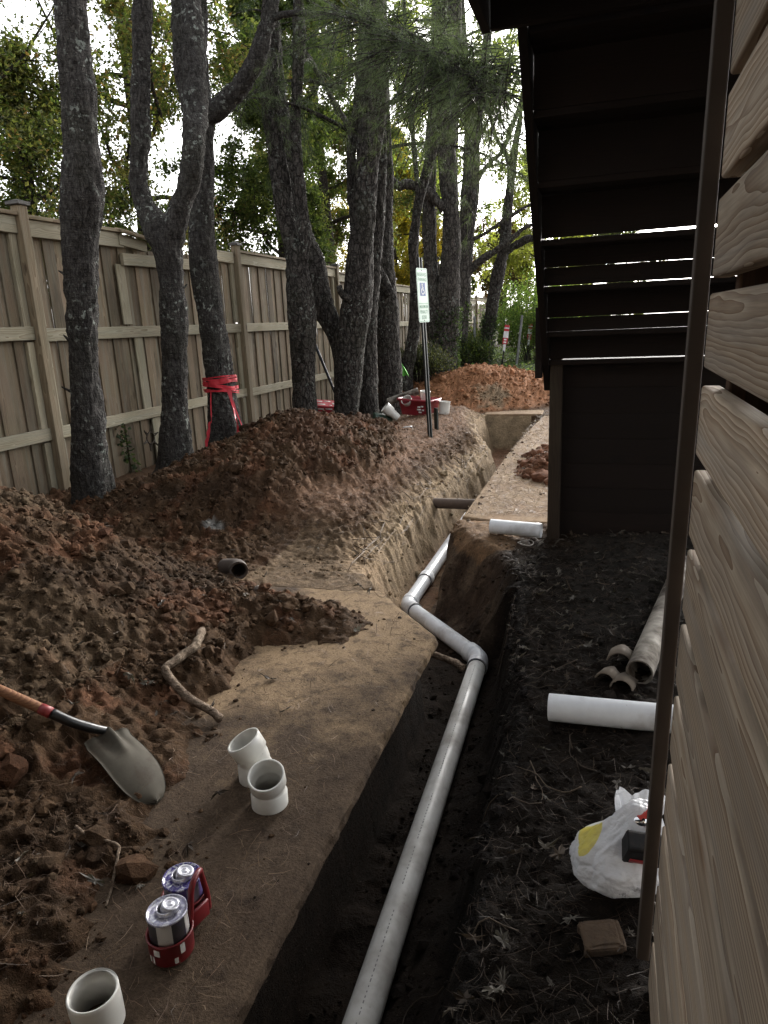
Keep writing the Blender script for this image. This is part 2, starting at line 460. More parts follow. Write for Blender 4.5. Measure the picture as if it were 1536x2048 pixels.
def terrain(x, y):
    x = np.asarray(x, float); y = np.asarray(y, float)
    wx = x + 0.22 * (fbm(x * 1.3, y * 1.3, seed=3) - 0.5) * 2; wy = y + 0.22 * (fbm(x * 1.3, y * 1.3, seed=31) - 0.5) * 2
    f6 = fbm(x * 6, y * 6, seed=5) - 0.5; f2 = fbm(x * 1.6, y * 1.6, seed=8) - 0.5
    ck = chunk(x * 8, y * 8, 2); ck2 = chunk(x * 19, y * 19, 4); f25 = fbm(x * 26, y * 26, seed=12, octv=2) - 0.5; f55 = fbm(x * 58, y * 58, seed=14, octv=2) - 0.5
    hill = 0.40 * ss(12.4, 16.5, y)
    h = hill + 0.05 * f2
    far = ss(13, 18, y)
    # piles
    m1 = np.maximum(cone(wx, wy, -3.36, 7.1, 1.30, 2.5, 0.67), cone(wx, wy, -2.95, 6.9, 0.80, 1.4, 0.42))
    m1 = np.maximum(m1, cone(wx, wy, -3.8, 5.5, 0.9, 1.0, 0.22))
    m2 = cone(wx, wy, -3.9, 2.3, 2.05, 2.6, 1.08) * (1 - ss(3.45, 4.35, y + 0.35 * (x + 3.4)))
    clay = cone(wx, wy, -2.45, 14.5, 1.85, 1.75, 0.56)
    small = cone(wx, wy, -0.40, 8.2, 0.6, 1.3, 0.26)
    xb = np.interp(y, XB_Y, XB_X) + 0.10 * (fbm(x * 5, y * 5, seed=15) - 0.5) * 2
    lay = 0.085 * ss(-0.03, 0.55, xb - x) * (1 - ss(5.2, 6.5, y))
    bumpy = cone(wx, wy, -1.72, 3.42, 0.52, 0.36, 0.12)
    leftside = (x < -0.85)
    berm = 0.24 * ss(-1.72, -2.35, x) * (1 - 0.6 * ss(-2.7, -3.5, x)) * ss(4.6, 5.6, y) * (1 - ss(11.6, 12.8, y))
    piles = np.where(leftside, np.maximum(m1, m2) + lay + bumpy + berm, 0) + clay + np.where(x > -0.98, small, 0)
    cover = np.clip((np.maximum(m1, m2) + bumpy) / 0.12, 0, 1) * leftside + np.clip(lay / 0.06, 0, 1) * leftside * 0.75 + np.clip(clay / 0.2, 0, 1) * 0.6 + np.clip(small / 0.1, 0, 1) * (x > -0.98)
    cover = np.clip(cover, 0, 1)
    h = h + piles
    piles = piles + 0.015 * np.exp(-((y - 3.98 - 0.06 * f2 * 4) / 0.12) ** 2) * leftside * ss(-1.40, -1.60, x) * (x > -3)
    # slab bed, sheets of concrete lie over it
    on_slab = leftside & (y < 4.6) & (x > -2.7)
    bed = leftside * ss(3.99, 3.88, y - 0.12 * ss(-1.52, -1.38, x)) * ss(-2.62, -2.5, x)
    h = h - 0.075 * bed * (1 - np.clip(cover * 1.25, 0, 1))
    on_path = (x > -1.2) & (y > 5.75) & (y < 13.2)
    h = np.where(on_path & (y <= 12.4), h - 0.05, h)
    right = ss(-0.75, -0.45, x) * (1 - ss(5.3, 5.9, y))
    h = h + right * (-0.04 + 0.06 * ss(-0.3, 0.3, x))
    # roughness
    bankz = (x < -1.3) * ss(3.95, 4.7, y) * (y < 12.4) * ss(-0.9, -0.15, poly_sd(x, y, TRENCH))
    rough = 0.014 + 0.085 * cover * (1 - 0.42 * (leftside & (y < 4.3) & (x < -0.9))) + 0.018 * right + 0.05 * bankz
    h = h + rough * (1.1 * f6 + 0.36 * ck + 0.45 * ck2 + 1.15 * f25 + 0.55 * f55 - 0.30) * np.where(on_path, 0.5, 1)
    even = ss(-2.35, -1.95, x) * ss(4.85, 4.25, y) * ss(3.80, 3.90, y) * leftside      # soil trodden level with the slab's far edge
    h = h * (1 - even) + np.minimum(h, -0.006 + 0.012 * f25) * even
    # trench
    wxx = 0.05 * (fbm(x * 4, y * 4, seed=21) - 0.5) * 2
    d = poly_sd(x, y, TRENCH)
    w = np.full(x.shape, 0.05)
    w = np.where(x < -1.3, 0.05 + 0.17 * ss(3.95, 4.6, y), w)
    w = np.where((x > -0.62) & (y < 5.0), 0.17, w)
    w = np.where((x > -1.2) & (x < -0.3) & (y > 4.3) & (y < 5.84), 0.40 + 0.2 * f2, w)
    w = np.where((y > 12.3), 0.06, w)
    nd = np.where(w > 0.1, d + wxx + 0.05 * f6, d + 0.012 * f6)
    t = ss(0, 1, nd / w)
    floor = -0.57 + 0.05 * f6 + 0.03 * ck * 0.6 + 0.10 * ss(-0.66, -0.45, x) * (y < 4.6)
    h = h * (1 - t) + floor * t
    h = h - 0.10 * ss(-0.25, 0.03, nd) * (1 - t) * (x < -1.3) * ss(4.2, 5.0, y) * (y < 12.3)     # rounded lip of the bank
    tw = t * (1 - t) * 4
    h = h + tw * (0.15 * f6 + 0.04 * f25 + 0.06 * (ck - 0.4))
    # hole under the broken pipe on the left
    h = h - 0.10 * np.exp(-(((x + 2.43) / 0.10) ** 2 + ((y - 4.02) / 0.10) ** 2)) - 0.14 * np.exp(-(((x + 2.62) / 0.09) ** 2 + ((y - 9.35) / 0.12) ** 2))
    info = dict(cover=cover, t=t, nd=nd, m1=m1, m2=m2, clay=clay, small=small, right=right, berm=berm, lay=lay, far=far, on_path=on_path, on_slab=on_slab, tw=tw)
    return h, info

def surf(x, y):
    """top of whatever lies there: soil, or the concrete sheet over it"""
    z, I = terrain(x, y)
    z = np.where((x > -1.13) & (x < 0.88) & (y > 5.86) & (y < 12.9), np.maximum(z, 0.0), z)
    z = np.where((x > -2.6) & (x < -0.85) & (y < 3.97 - 1.157 * np.clip(x + 1.34, 0, 1)), np.maximum(z, -0.004), z)
    return z, I

def gz(x, y):
    return float(terrain(np.array([x]), np.array([y]))[0][0])

def tint(x, y, z, I):
    def mixc(a, b, f): return a * (1 - f[..., None]) + np.asarray(b) * f[..., None]
    n = fbm(x * 2.1, y * 2.1, seed=41); n2 = fbm(x * 5.5, y * 5.5, seed=43); n3 = fbm(x * 0.9, y * 0.9, seed=47)
    B = np.array([0.112, 0.066, 0.036])
    c = np.broadcast_to(B, x.shape + (3,)).copy()
    c = mixc(c, (0.18, 0.080, 0.042), ss(0.50, 0.68, n2) * 0.75 * I['cover'])
    c = mixc(c, (0.050, 0.033, 0.021), ss(0.5, 0.72, n) * 0.55 * I['cover'])
    c = mixc(c, (0.165, 0.115, 0.070), ss(0.52, 0.7, n3) * 0.6 * (I['m2'] > 0.15))
    c = mixc(c, (0.16, 0.078, 0.046), np.clip(I['m1'] / 0.5, 0, 1) * ss(-3.6, -2.6, x) * ss(0.3, 0.6, n) * 0.75)
    straw = ss(4.4, 5.6, y) * (1 - ss(12.5, 13.5, y)) * ss(0.02, 0.2, I['berm']) * (1 - np.clip((I['m1'] - 0.03) / 0.1, 0, 1))
    c = mixc(c, (0.165, 0.098, 0.062), straw)
    bank = (x < -1.2) & (y > 4.3) & (y < 12.5)
    c = mixc(c, (0.27, 0.20, 0.125), bank * ss(-0.25, 0.0, I['nd']) * (1 - ss(0.12, 0.3, I['nd'])) * 0.85)
    c = mixc(c, (0.16, 0.085, 0.05), bank * ss(0.15, 0.32, I['nd']) * 0.7)
    c = mixc(c, (0.25, 0.175, 0.108), (x > -2.3) * (x < -1.2) * ss(3.75, 3.92, y) * (1 - ss(4.6, 5.4, y)) * (1 - np.clip(I['m1'] / 0.1, 0, 1)) * 0.85)
    trench_shade = (((y < 4.6) & (x > -1.22)) | (y < 3.85)) * (I['nd'] > -0.03)
    c = mixc(c, (0.036, 0.025, 0.018), trench_shade * 0.9)  # deep shade of the near trench painted as near-black soil
    ped = (x > -1.25) & (y > 4.3) & (y < 5.9) & (I['nd'] > -0.1)
    c = mixc(c, (0.075, 0.050, 0.035), ped * 0.85)
    c = mixc(c, (0.20, 0.145, 0.10), ped * ss(0.52, 0.66, n2) * 0.7)
    c = mixc(c, (0.26, 0.16, 0.09), (x > -1.2) & (y > 5.0) & (y < 5.9) & (x < -0.6) & (I['nd'] < 0.12))
    c = mixc(c, (0.034, 0.026, 0.020), I['right'] * (1 - I['t']) * (1 - 0.5 * ss(4.9, 5.4, y)) * 0.9)  # shade on the right-hand ground put into its soil colour
    c = mixc(c, (0.10, 0.088, 0.075), I['right'] * (1 - I['t']) * ss(3.2, 3.9, y) * ss(-0.35, 0.0, x) * (0.5 + 0.5 * n2))
    c = mixc(c, (0.29, 0.138, 0.070), np.clip(I['clay'] / 0.06, 0, 1))
    gp = np.exp(-(((x + 2.05) / 0.42) ** 2 + ((y - 13.35) / 0.5) ** 2))
    c = mixc(c, (0.25, 0.19, 0.125), ss(0.35, 0.75, gp + 0.9 * (n2 - 0.5)) * 0.85)
    c = mixc(c, (0.30, 0.135, 0.075), np.clip(I['small'] / 0.05, 0, 1) * (x > -0.98))
    c = mixc(c, (0.11, 0.09, 0.068), ss(14.5, 17, y) * (1 - np.clip(I['clay'] / 0.06, 0, 1)))
    pale = np.exp(-(((x + 2.97) / 0.12) ** 2 + ((y - 4.75) / 0.10) ** 2)) + 0.8 * np.exp(-(((x + 2.05) / 0.16) ** 2 + ((y - 3.62) / 0.05) ** 2))
    c = mixc(c, (0.42, 0.41, 0.38), ss(0.45, 0.85, pale + 0.25 * (n2 - 0.5)) * 0.85)
    soil_dim = 0.60 + 0.40 * np.maximum(np.clip(I['clay'] / 0.06, 0, 1), np.maximum(ss(12.6, 14, y), straw))  # overall darkening of the soil, less on clay, straw and far ground
    soil_dim = np.maximum(soil_dim, (0.60 + 0.40 * bank * ss(-0.3, -0.05, I['nd']))) * np.where(trench_shade > 0, 0.75, 1.0)  # near trench darkened further as painted shade
    soil_dim = soil_dim * (1 - 0.45 * I['right'])  # shade of the right-hand ground multiplied into the colour
    return np.clip(c * soil_dim[..., None], 0, 1)

def axis(lo, hi, pieces):
    """grid lines: [(from, to, step)] inside, growing steps outside"""
    a = np.concatenate([np.arange(p, q, s) for p, q, s in pieces])
    def grow(start, end):
        out = []; s = 0.12; v = start
        while abs(v - start) < abs(end - start):
            v = v + s * np.sign(end - start); out.append(v); s *= 1.28
        return np.array(out)
    return np.concatenate([grow(a[0], lo)[::-1], a, grow(a[-1], hi)])

MAT_SOIL = soil_mat('soil')
gx = axis(-90, 90, [(-5.5, -3.4, 0.024), (-3.4, -0.2, 0.0125), (-0.2, 1.4, 0.022)])
gy = axis(-12, 140, [(0.6, 4.6, 0.0125), (4.6, 6.4, 0.018), (6.4, 10.0, 0.030), (10.0, 16.5, 0.055)])
GX, GY = np.meshgrid(gx, gy, indexing='ij')
GZ, INF = terrain(GX.ravel(), GY.ravel())
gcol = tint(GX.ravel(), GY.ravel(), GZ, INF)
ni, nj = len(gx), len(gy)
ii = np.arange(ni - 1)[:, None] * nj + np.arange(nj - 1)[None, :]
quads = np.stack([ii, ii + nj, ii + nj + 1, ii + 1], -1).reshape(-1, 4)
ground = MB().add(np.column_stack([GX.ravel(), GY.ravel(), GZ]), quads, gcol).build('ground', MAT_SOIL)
tag(ground, 'dug brown soil and pine straw round a pipe trench', kind='structure')

# ------------------------------------------------------------------ concrete sheets
def slab(name, poly, thick, mat, label, top=0.0, jag=0.006, seed=0):
    poly = np.array(poly, float); pts = []
    for a, b in zip(poly, np.roll(poly, -1, 0)):
        n = max(2, int(np.linalg.norm(b - a) / 0.035))
        for k in range(n): pts.append(a + (b - a) * k / n)
    pts = np.array(pts); n = len(pts)
    tng = np.roll(pts, -1, 0) - np.roll(pts, 1, 0); tng /= np.linalg.norm(tng, axis=1)[:, None]
    nrm = np.column_stack([tng[:, 1], -tng[:, 0]])                   # outward for counter-clockwise
    area = 0.5 * np.sum(pts[:, 0] * np.roll(pts[:, 1], -1) - np.roll(pts[:, 0], -1) * pts[:, 1])
    if area < 0: nrm = -nrm
    j = (fbm(pts[:, 0] * 9, pts[:, 1] * 9, seed=seed + 60) - 0.5) * 2 * jag + (vn(pts[:, 0] * 40, pts[:, 1] * 40, seed=seed + 66) - 0.5) * jag * 0.6
    pts = pts + nrm * j[:, None]
    rings = []
    for off, z in ((-0.035, top), (-0.010, top - 0.003), (0.0, top - 0.014), (0.004, top - thick * 0.5), (-0.008, top - thick * 0.8), (-0.03, top - thick)):
        jj = (vn(pts[:, 0] * 25, pts[:, 1] * 25, np.full(n, z * 60), seed=seed + 70) - 0.5) * 0.014
        ov = np.full(n, off) + (jj if off > -0.03 else 0)
        rings.append(np.column_stack([pts + nrm * ov[:, None], np.full(n, z)]))
    v = np.concatenate(rings); i = np.arange(len(rings) - 1)[:, None] * n; k = np.arange(n)[None, :]; k2 = (k + 1) % n
    q = np.stack([i + k, i + n + k, i + n + k2, i + k2], -1).reshape(-1, 4)
    if area < 0: q = q[:, ::-1]
    F = [q, np.arange(n) if area > 0 else np.arange(n)[::-1], (len(rings) - 1) * n + (np.arange(n)[::-1] if area > 0 else np.arange(n))]
    return tag(MB().add(v, F).build(name, mat, smooth=False), label, kind='structure')

def dusty_concrete(name, a, b, c3, sc=1.0, straw=0.0, dust_light=None):
    t = NT(name); co = t.coord()
    n1 = t.noise(co, 2.2 * sc, 7, 0.62); n2 = t.noise(co, 13.0 * sc, 7, 0.65); n3 = t.noise(co, 120.0, 4, 0.6); n4 = t.noise(co, 420.0, 2)
    c = t.mix(t.ramp(n1, [(0.36, 0.0), (0.66, 1.0)]), a, b)
    if dust_light:                                                         # dusty tan patch; its brightness also paints the light falloff along the slab
        dv = t.vmath('DIVIDE', t.vmath('SUBTRACT', co, dust_light[0]), dust_light[1])
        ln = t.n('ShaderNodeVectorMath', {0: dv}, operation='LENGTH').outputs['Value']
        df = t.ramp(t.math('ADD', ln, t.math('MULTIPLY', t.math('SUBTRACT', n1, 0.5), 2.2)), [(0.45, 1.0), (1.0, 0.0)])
        c = t.mix(df, c, dust_light[2])
    c = t.mix(t.math('MULTIPLY', t.ramp(n2, [(0.5, 0.0), (0.68, 1.0)]), 0.75), c, c3)
    c = t.mix(0.8, c, t.ramp(n3, [(0.3, 0.52), (0.7, 1.34)]), 'MULTIPLY')
    vo = t.n('ShaderNodeTexVoronoi', {'Vector': co, 'Scale': 46.0}).outputs
    keep = t.ramp(t.n('ShaderNodeSeparateColor', {0: vo['Color']}).outputs[0], [(0.70, 0.0), (0.74, 1.0)])
    sp = t.math('MULTIPLY', t.ramp(vo['Distance'], [(0.10, 1.0), (0.2, 0.0)]), keep)
    c = t.mix(t.math('MULTIPLY', sp, 0.8), c, (0.05, 0.032, 0.02))
    wh = t.math('MULTIPLY', t.ramp(t.n('ShaderNodeTexVoronoi', {'Vector': co, 'Scale': 90.0}).outputs['Distance'], [(0.05, 1.0), (0.09, 0.0)]), t.ramp(n2, [(0.45, 0.0), (0.6, 1.0)]))
    c = t.mix(t.math('MULTIPLY', wh, 0.5), c, (0.5, 0.45, 0.36))
    if straw:
        st = t.noise(t.vmath('MULTIPLY', co, (14.0, 70.0, 20.0)), 1.0, 4, 0.6, 2.0)
        c = t.mix(t.math('MULTIPLY', t.ramp(st, [(0.45, 0.0), (0.62, 1.0)]), straw), c, (0.20, 0.13, 0.075))
    h = t.math('ADD', t.math('MULTIPLY', n2, 1.0), t.math('ADD', t.math('MULTIPLY', n3, 0.7), t.math('MULTIPLY', n4, 0.3)))
    h = t.math('ADD', h, t.math('MULTIPLY', sp, 0.6))
    return t.fin(c, 0.95, t.bump(h, 0.8, 0.006), spec=0.12)

MAT_SLAB = dusty_concrete('dusty_concrete', (0.080, 0.056, 0.037), (0.052, 0.036, 0.025), (0.025, 0.017, 0.012), dust_light=((-1.42, 3.45, 0.0), (0.95, 1.25, 1.0), (0.215, 0.150, 0.090)))
MAT_PATH = dusty_concrete('straw_concrete', (0.27, 0.20, 0.128), (0.18, 0.118, 0.074), (0.095, 0.060, 0.038), straw=0.9)
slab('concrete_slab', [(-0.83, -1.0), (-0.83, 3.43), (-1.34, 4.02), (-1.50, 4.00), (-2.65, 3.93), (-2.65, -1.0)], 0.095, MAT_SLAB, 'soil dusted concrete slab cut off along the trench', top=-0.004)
slab('concrete_path', [(-1.15, 5.83), (-0.75, 5.72), (0.1, 5.8), (0.9, 5.75), (0.9, 13.0), (-1.0, 13.0), (-1.0, 12.45), (-1.08, 11.0), (-1.15, 9.0)], 0.09, MAT_PATH, 'pale straw covered concrete path beyond the stair post', seed=3, top=0.0)
slab('concrete_apron', [(-2.05, 12.46), (-1.03, 12.46), (-1.03, 13.3), (-2.05, 13.3)], 0.14, MAT_PATH, 'grey concrete edge at the far end of the trench', seed=5, top=0.03, jag=0.006)

# ------------------------------------------------------------------ clods, stones, straw, leaves
def ico(sub):
    p = (1 + 5 ** 0.5) / 2
    v = np.array([(-1, p, 0), (1, p, 0), (-1, -p, 0), (1, -p, 0), (0, -1, p), (0, 1, p), (0, -1, -p), (0, 1, -p), (p, 0, -1), (p, 0, 1), (-p, 0, -1), (-p, 0, 1)], float)
    v /= np.linalg.norm(v[0])
    f = np.array([(0, 11, 5), (0, 5, 1), (0, 1, 7), (0, 7, 10), (0, 10, 11), (1, 5, 9), (5, 11, 4), (11, 10, 2), (10, 7, 6), (7, 1, 8), (3, 9, 4), (3, 4, 2), (3, 2, 6), (3, 6, 8), (3, 8, 9), (4, 9, 5), (2, 4, 11), (6, 2, 10), (8, 6, 7), (9, 8, 1)])
    for _ in range(sub):
        cache = {}; nv = list(v); nf = []
        def mid(a, b):
            k = (min(a, b), max(a, b))
            if k not in cache:
                m = nv[a] + nv[b]; nv.append(m / np.linalg.norm(m)); cache[k] = len(nv) - 1
            return cache[k]
        for a, b, c in f:
            ab, bc, ca = mid(a, b), mid(b, c), mid(c, a)
            nf += [(a, ab, ca), (b, bc, ab), (c, ca, bc), (ab, bc, ca)]
        v, f = np.array(nv), np.array(nf)
    return v, f

def rot_rand(n, r):
    q = r.normal(size=(n, 4)); q /= np.linalg.norm(q, axis=1)[:, None]
    w, x, y, z = q.T
    return np.stack([np.stack([1 - 2 * (y * y + z * z), 2 * (x * y - z * w), 2 * (x * z + y * w)], -1),
                     np.stack([2 * (x * y + z * w), 1 - 2 * (x * x + z * z), 2 * (y * z - x * w)], -1),
                     np.stack([2 * (x * z - y * w), 2 * (y * z + x * w), 1 - 2 * (x * x + y * y)], -1)], 1)

def scatter_lumps(mb, X, Y, size, sub, seed, bright=(0.65, 1.2), sink=0.42):
    r = np.random.default_rng(seed)
    Z, I = surf(X, Y); col = tint(X, Y, Z, I)
    v0, f0 = ico(sub); nv = len(v0)
    for var in range(5):
        sel = np.arange(len(X)) % 5 == var
        if not sel.any(): continue
        k = sel.sum()
        lump = v0 * (0.62 + 0.75 * fbm(v0[:, 0] * 1.4 + var * 9, v0[:, 1] * 1.4 + 3, v0[:, 2] * 1.4, seed=var + 80, octv=2))[:, None]
        lump = lump * (0.8 + 0.5 * vn(v0[:, 0] * 3 + var, v0[:, 1] * 3, v0[:, 2] * 3, seed=var + 120))[:, None]; lump = np.round(lump * 2.6) / 2.6 * 0.45 + lump * 0.55
        sc = size[sel, None] * (0.65 + 0.6 * r.random((k, 3)))
        R = rot_rand(k, r)
        v = np.einsum('kij,kvj->kvi', R, lump[None] * sc[:, None, :])
        v[..., 2] *= 0.8
        v += np.stack([X[sel], Y[sel], Z[sel] + size[sel] * (0.45 - sink)], -1)[:, None, :]
        f = (f0[None] + (np.arange(k) * nv)[:, None, None]).reshape(-1, 3)
        c = col[sel] * r.uniform(*bright, (k, 1)) * (1 + np.array([0.05, 0.02, 0.02]) * r.normal(size=(k, 1)))
        mb.add(v.reshape(-1, 3), f, np.repeat(np.clip(c, 0.005, 1), nv, 0))

def sample(n, xr, yr, weight, r, shrink=True):
    """random spots, kept in proportion to weight(x, y) and thinned with distance"""
    out = []; got = 0
    while got < n:
        x = r.uniform(*xr, 6000); u = r.random(6000)
        y = yr[0] * (yr[1] / yr[0]) ** u if shrink else r.uniform(*yr, 6000)
        k = r.random(6000) < weight(x, y); out.append(np.column_stack([x[k], y[k]])); got += k.sum()
    o = np.concatenate(out)[:n]; return o[:, 0], o[:, 1]

def w_pile(x, y):
    _, I = terrain(x, y)
    return np.clip(np.clip(I['cover'], 0, 1) ** 1.5 + 0.10 * ((y > 4.2) & (x > -2.2) & (I['nd'] > -0.5)), 0, 1) * (I['nd'] < 0.2) * (x > -5.0) * ~((x > -2.0) & (x < -1.40) & (y > 1.68) & (y < 2.2))
r1 = np.random.default_rng(21)
mb = MB()
X, Y = sample(2600, (-4.9, -1.1), (1.0, 10.0), w_pile, r1)
scatter_lumps(mb, X, Y, np.clip(r1.lognormal(math.log(0.017), 0.55, len(X)) * (0.7 + 0.09 * Y), 0.006, 0.075), 1, 1)
X, Y = sample(19000, (-4.9, -1.05), (0.9, 10.0), w_pile, r1)
scatter_lumps(mb, X, Y, r1.lognormal(math.log(0.0080), 0.45, len(X)) * (0.6 + 0.15 * Y), 0, 2)
X, Y = sample(1500, (-4.6, -0.4), (12.7, 16.5), lambda x, y: np.clip(terrain(x, y)[1]['clay'] / 0.2, 0, 1), r1)
scatter_lumps(mb, X, Y, r1.lognormal(math.log(0.022), 0.45, len(X)), 0, 3, (0.7, 1.3))
X, Y = sample(260, (-0.95, 0.3), (7.0, 9.6), lambda x, y: np.clip(terrain(x, y)[1]['small'] / 0.08, 0, 1), r1)
scatter_lumps(mb, X, Y, r1.lognormal(math.log(0.03), 0.5, len(X)), 1, 4)
def w_rest(x, y):
    _, I = terrain(x, y)
    return np.where((x > -0.8) & (y < 5.6), 0.8, np.where(I['nd'] > 0.1, np.where(x < -1.2, 0.15, 0.6), np.where(I['on_path'], 0.015, 0.02))) * (I['cover'] < 0.3)
X, Y = sample(4200, (-1.9, 1.0), (1.2, 10.0), w_rest, r1)
scatter_lumps(mb, X, Y, np.clip(r1.lognormal(math.log(0.0075), 0.55, len(X)) * (0.7 + 0.12 * Y), 0.003, 0.05), 0, 5)
MAT_CLOD = soil_mat('clod_soil', 1.6, 0.8)
tag(mb.build('soil_clods', MAT_CLOD, smooth=False), 'loose clods and crumbs of brown and red soil on the piles', kind='stuff')

def blades(mb, X, Y, L, W, col, r, lift=0.006, tilt=0.25, zoff=None):
    Z = surf(X, Y)[0] if zoff is None else zoff
    n = len(X); a = r.random(n) * 2 * np.pi
    d = np.column_stack([np.cos(a), np.sin(a), tilt * r.normal(size=n)]) * L[:, None]
    s = np.column_stack([-np.sin(a), np.cos(a), 0.3 * r.normal(size=n)]) * W[:, None]
    C = np.column_stack([X, Y, Z + lift + 0.2 * np.abs(d[:, 2])])
    bend = s * (r.normal(size=n) * 4)[:, None]
    v = np.stack([C - d / 2 - s / 2, C - d / 2 + s / 2, C + bend + s / 2, C + bend - s / 2, C + d / 2], 1)
    b = np.arange(n)[:, None] * 5
    mb.add(v.reshape(-1, 3), [b + np.array([[0, 1, 2, 3]]), b + np.array([[3, 2, 4]])], np.repeat(col, 5, 0))

MAT_LITTER = leaf_mat('dry_litter', 0.1)
r2 = np.random.default_rng(33)
mb = MB()
def w_straw(x, y):
    _, I = terrain(x, y)
    return np.clip(0.16 + 0.65 * I['on_path'] + 1.2 * np.clip(I['berm'] / 0.15, 0, 1) * (I['m1'] < 0.1) + (0.12 + 0.4 * ss(2.8, 3.8, y)) * I['right'] * (I['t'] < 0.3), 0, 1) * (I['nd'] < 0.05)
X, Y = sample(32000, (-4.6, 1.0), (1.1, 13.0), w_straw, r2)
base = np.array([(0.13, 0.08, 0.05), (0.09, 0.056, 0.036), (0.17, 0.115, 0.075), (0.055, 0.037, 0.025)])[r2.integers(0, 4, len(X))] * r2.uniform(0.7, 1.2, (len(X), 1))
Xp, Yp = sample(5200, (-1.12, 0.2), (5.9, 12.4), lambda x, y: np.full(x.shape, 0.9), r2)
Xb, Yb = sample(9000, (-3.9, -1.7), (5.2, 12.4), lambda x, y: np.clip(terrain(x, y)[1]['berm'] / 0.1, 0, 1) * (terrain(x, y)[1]['m1'] < 0.05), r2)
X = np.concatenate([X, Xp, Xb]); Y = np.concatenate([Y, Yp, Yb])
base = np.concatenate([base, np.array([(0.20, 0.13, 0.08), (0.34, 0.25, 0.16), (0.12, 0.075, 0.045)])[r2.integers(0, 3, len(Xp))], np.array([(0.19, 0.105, 0.065), (0.27, 0.16, 0.10), (0.10, 0.058, 0.038)])[r2.integers(0, 3, len(Xb))]])
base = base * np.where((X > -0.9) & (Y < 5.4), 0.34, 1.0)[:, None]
blades(mb, X, Y, r2.uniform(0.03, 0.10, len(X)), 0.0010 + 0.0003 * Y, base, r2)
tag(mb.build('pine_straw', MAT_LITTER, smooth=False), 'fallen pine needles strewn over the ground', kind='stuff')

def lobed_leaves(mb, X, Y, size, col, r, Z=None):
    """dry oak leaves: lobed outline, curled, lying any way up"""
    k = 21; th = np.linspace(0, 2 * np.pi, k, endpoint=False)
    rad = 0.33 + 0.11 * np.cos(th * 7) + 0.06 * np.cos(th * 2) ; ox = rad * np.cos(th) * 1.45; oy = rad * np.sin(th) * 0.95
    n = len(X); Z = surf(X, Y)[0] if Z is None else Z
    R = None
    a = r.random(n) * 6.28; ca, sa = np.cos(a), np.sin(a)
    curl = r.uniform(-0.9, 0.9, (n, 1))
    lx = np.concatenate([[0], ox])[None] * size[:, None]; ly = np.concatenate([[0], oy])[None] * size[:, None]
    wob = 1 + 0.28 * r.normal(size=(n, k + 1)); asp = r.uniform(0.55, 1.0, (n, 1)); lx = lx * wob; ly = ly * wob * asp
    curl = curl * 2.2
    lz = curl * (ly ** 2 + 0.4 * lx ** 2) / size[:, None] + 0.06 * r.normal(size=(n, k + 1)) * size[:, None]
    tx, ty = r.normal(size=(2, n, 1)) * 0.28
    lz = lz + tx * lx + ty * ly
    v = np.stack([lx * ca[:, None] - ly * sa[:, None] + X[:, None], lx * sa[:, None] + ly * ca[:, None] + Y[:, None], lz - lz.min(1)[:, None] * 0.8 + Z[:, None] + 0.004], -1)
    f = np.array([(0, 1 + i, 1 + (i + 1) % k) for i in range(k)])
    f = (f[None] + (np.arange(n) * (k + 1))[:, None, None]).reshape(-1, 3)
    mb.add(v.reshape(-1, 3), f, np.repeat(col, k + 1, 0))

mb = MB()
def w_leaf(x, y):
    _, I = terrain(x, y)
    return np.clip(I['right'] * (I['t'] < 0.5) * (0.25 + 0.9 * ss(2.9, 3.8, y)) + 0.10 * (x < -1.2) * (y < 5), 0, 1)
X, Y = sample(430, (-2.4, 0.9), (1.2, 5.5), w_leaf, r2)
lc = np.array([(0.15, 0.125, 0.095), (0.115, 0.095, 0.075), (0.085, 0.06, 0.04), (0.20, 0.18, 0.15)])[r2.integers(0, 4, len(X))] * r2.uniform(0.6, 1.15, (len(X), 1))
lobed_leaves(mb, X, Y, r2.uniform(0.022, 0.058, len(X)), lc * 0.6, r2)
X = r2.uniform(-3.5, 3.0, 900); Y = r2.uniform(15.5, 26, 900)
lobed_leaves(mb, X, Y, r2.uniform(0.06, 0.11, 900), np.array([(0.30, 0.22, 0.15)]) * r2.uniform(0.5, 1.3, (900, 1)), r2)
tag(mb.build('fallen_leaves', MAT_LITTER, smooth=False), 'dry lobed oak leaves scattered on the soil', kind='stuff')

mb = MB()                                                            # root hairs hanging out of the cut banks
for k in range(60):
    y = r2.uniform(4.6, 11.5); x = np.interp(y, [4.4, 5.1, 6, 7, 8, 9, 9.8, 11], [-1.66, -1.76, -1.8, -1.76, -1.7, -1.6, -1.62, -1.95]) - 0.1
    z = gz(x, y); n = 6
    P = np.array([(x + 0.045 * t + 0.03 * r2.normal(), y + 0.09 * r2.normal() * t, z + 0.03 - 0.05 * t - 0.012 * t * t) for t in range(n)])
    for t in range(n): P[t, 2] = gz(P[t, 0], P[t, 1]) + 0.012
    tube(mb, catmull(P, 9), np.linspace(0.004, 0.001, 9) * r2.uniform(0.4, 1.1), 4, True, None, np.array((0.15, 0.10, 0.065)) * r2.uniform(0.5, 1.2))
for k in range(14):
    y = r2.uniform(1.5, 5.0); x = r2.uniform(-0.5, 0.15)
    a = r2.uniform(0, 6.28); P = []
    for t in range(7):
        a += r2.normal() * 0.5; x += 0.05 * math.cos(a); y += 0.05 * math.sin(a); P.append((x, y, gz(x, y) + 0.008))
    tube(mb, catmull(P, 14), np.linspace(0.0035, 0.0012, 14), 4, True, None, np.array((0.11, 0.08, 0.055)) * r2.uniform(0.4, 1.1))
tag(mb.build('root_hairs', MAT_LITTER), 'thin roots hanging from the cut banks', kind='stuff')
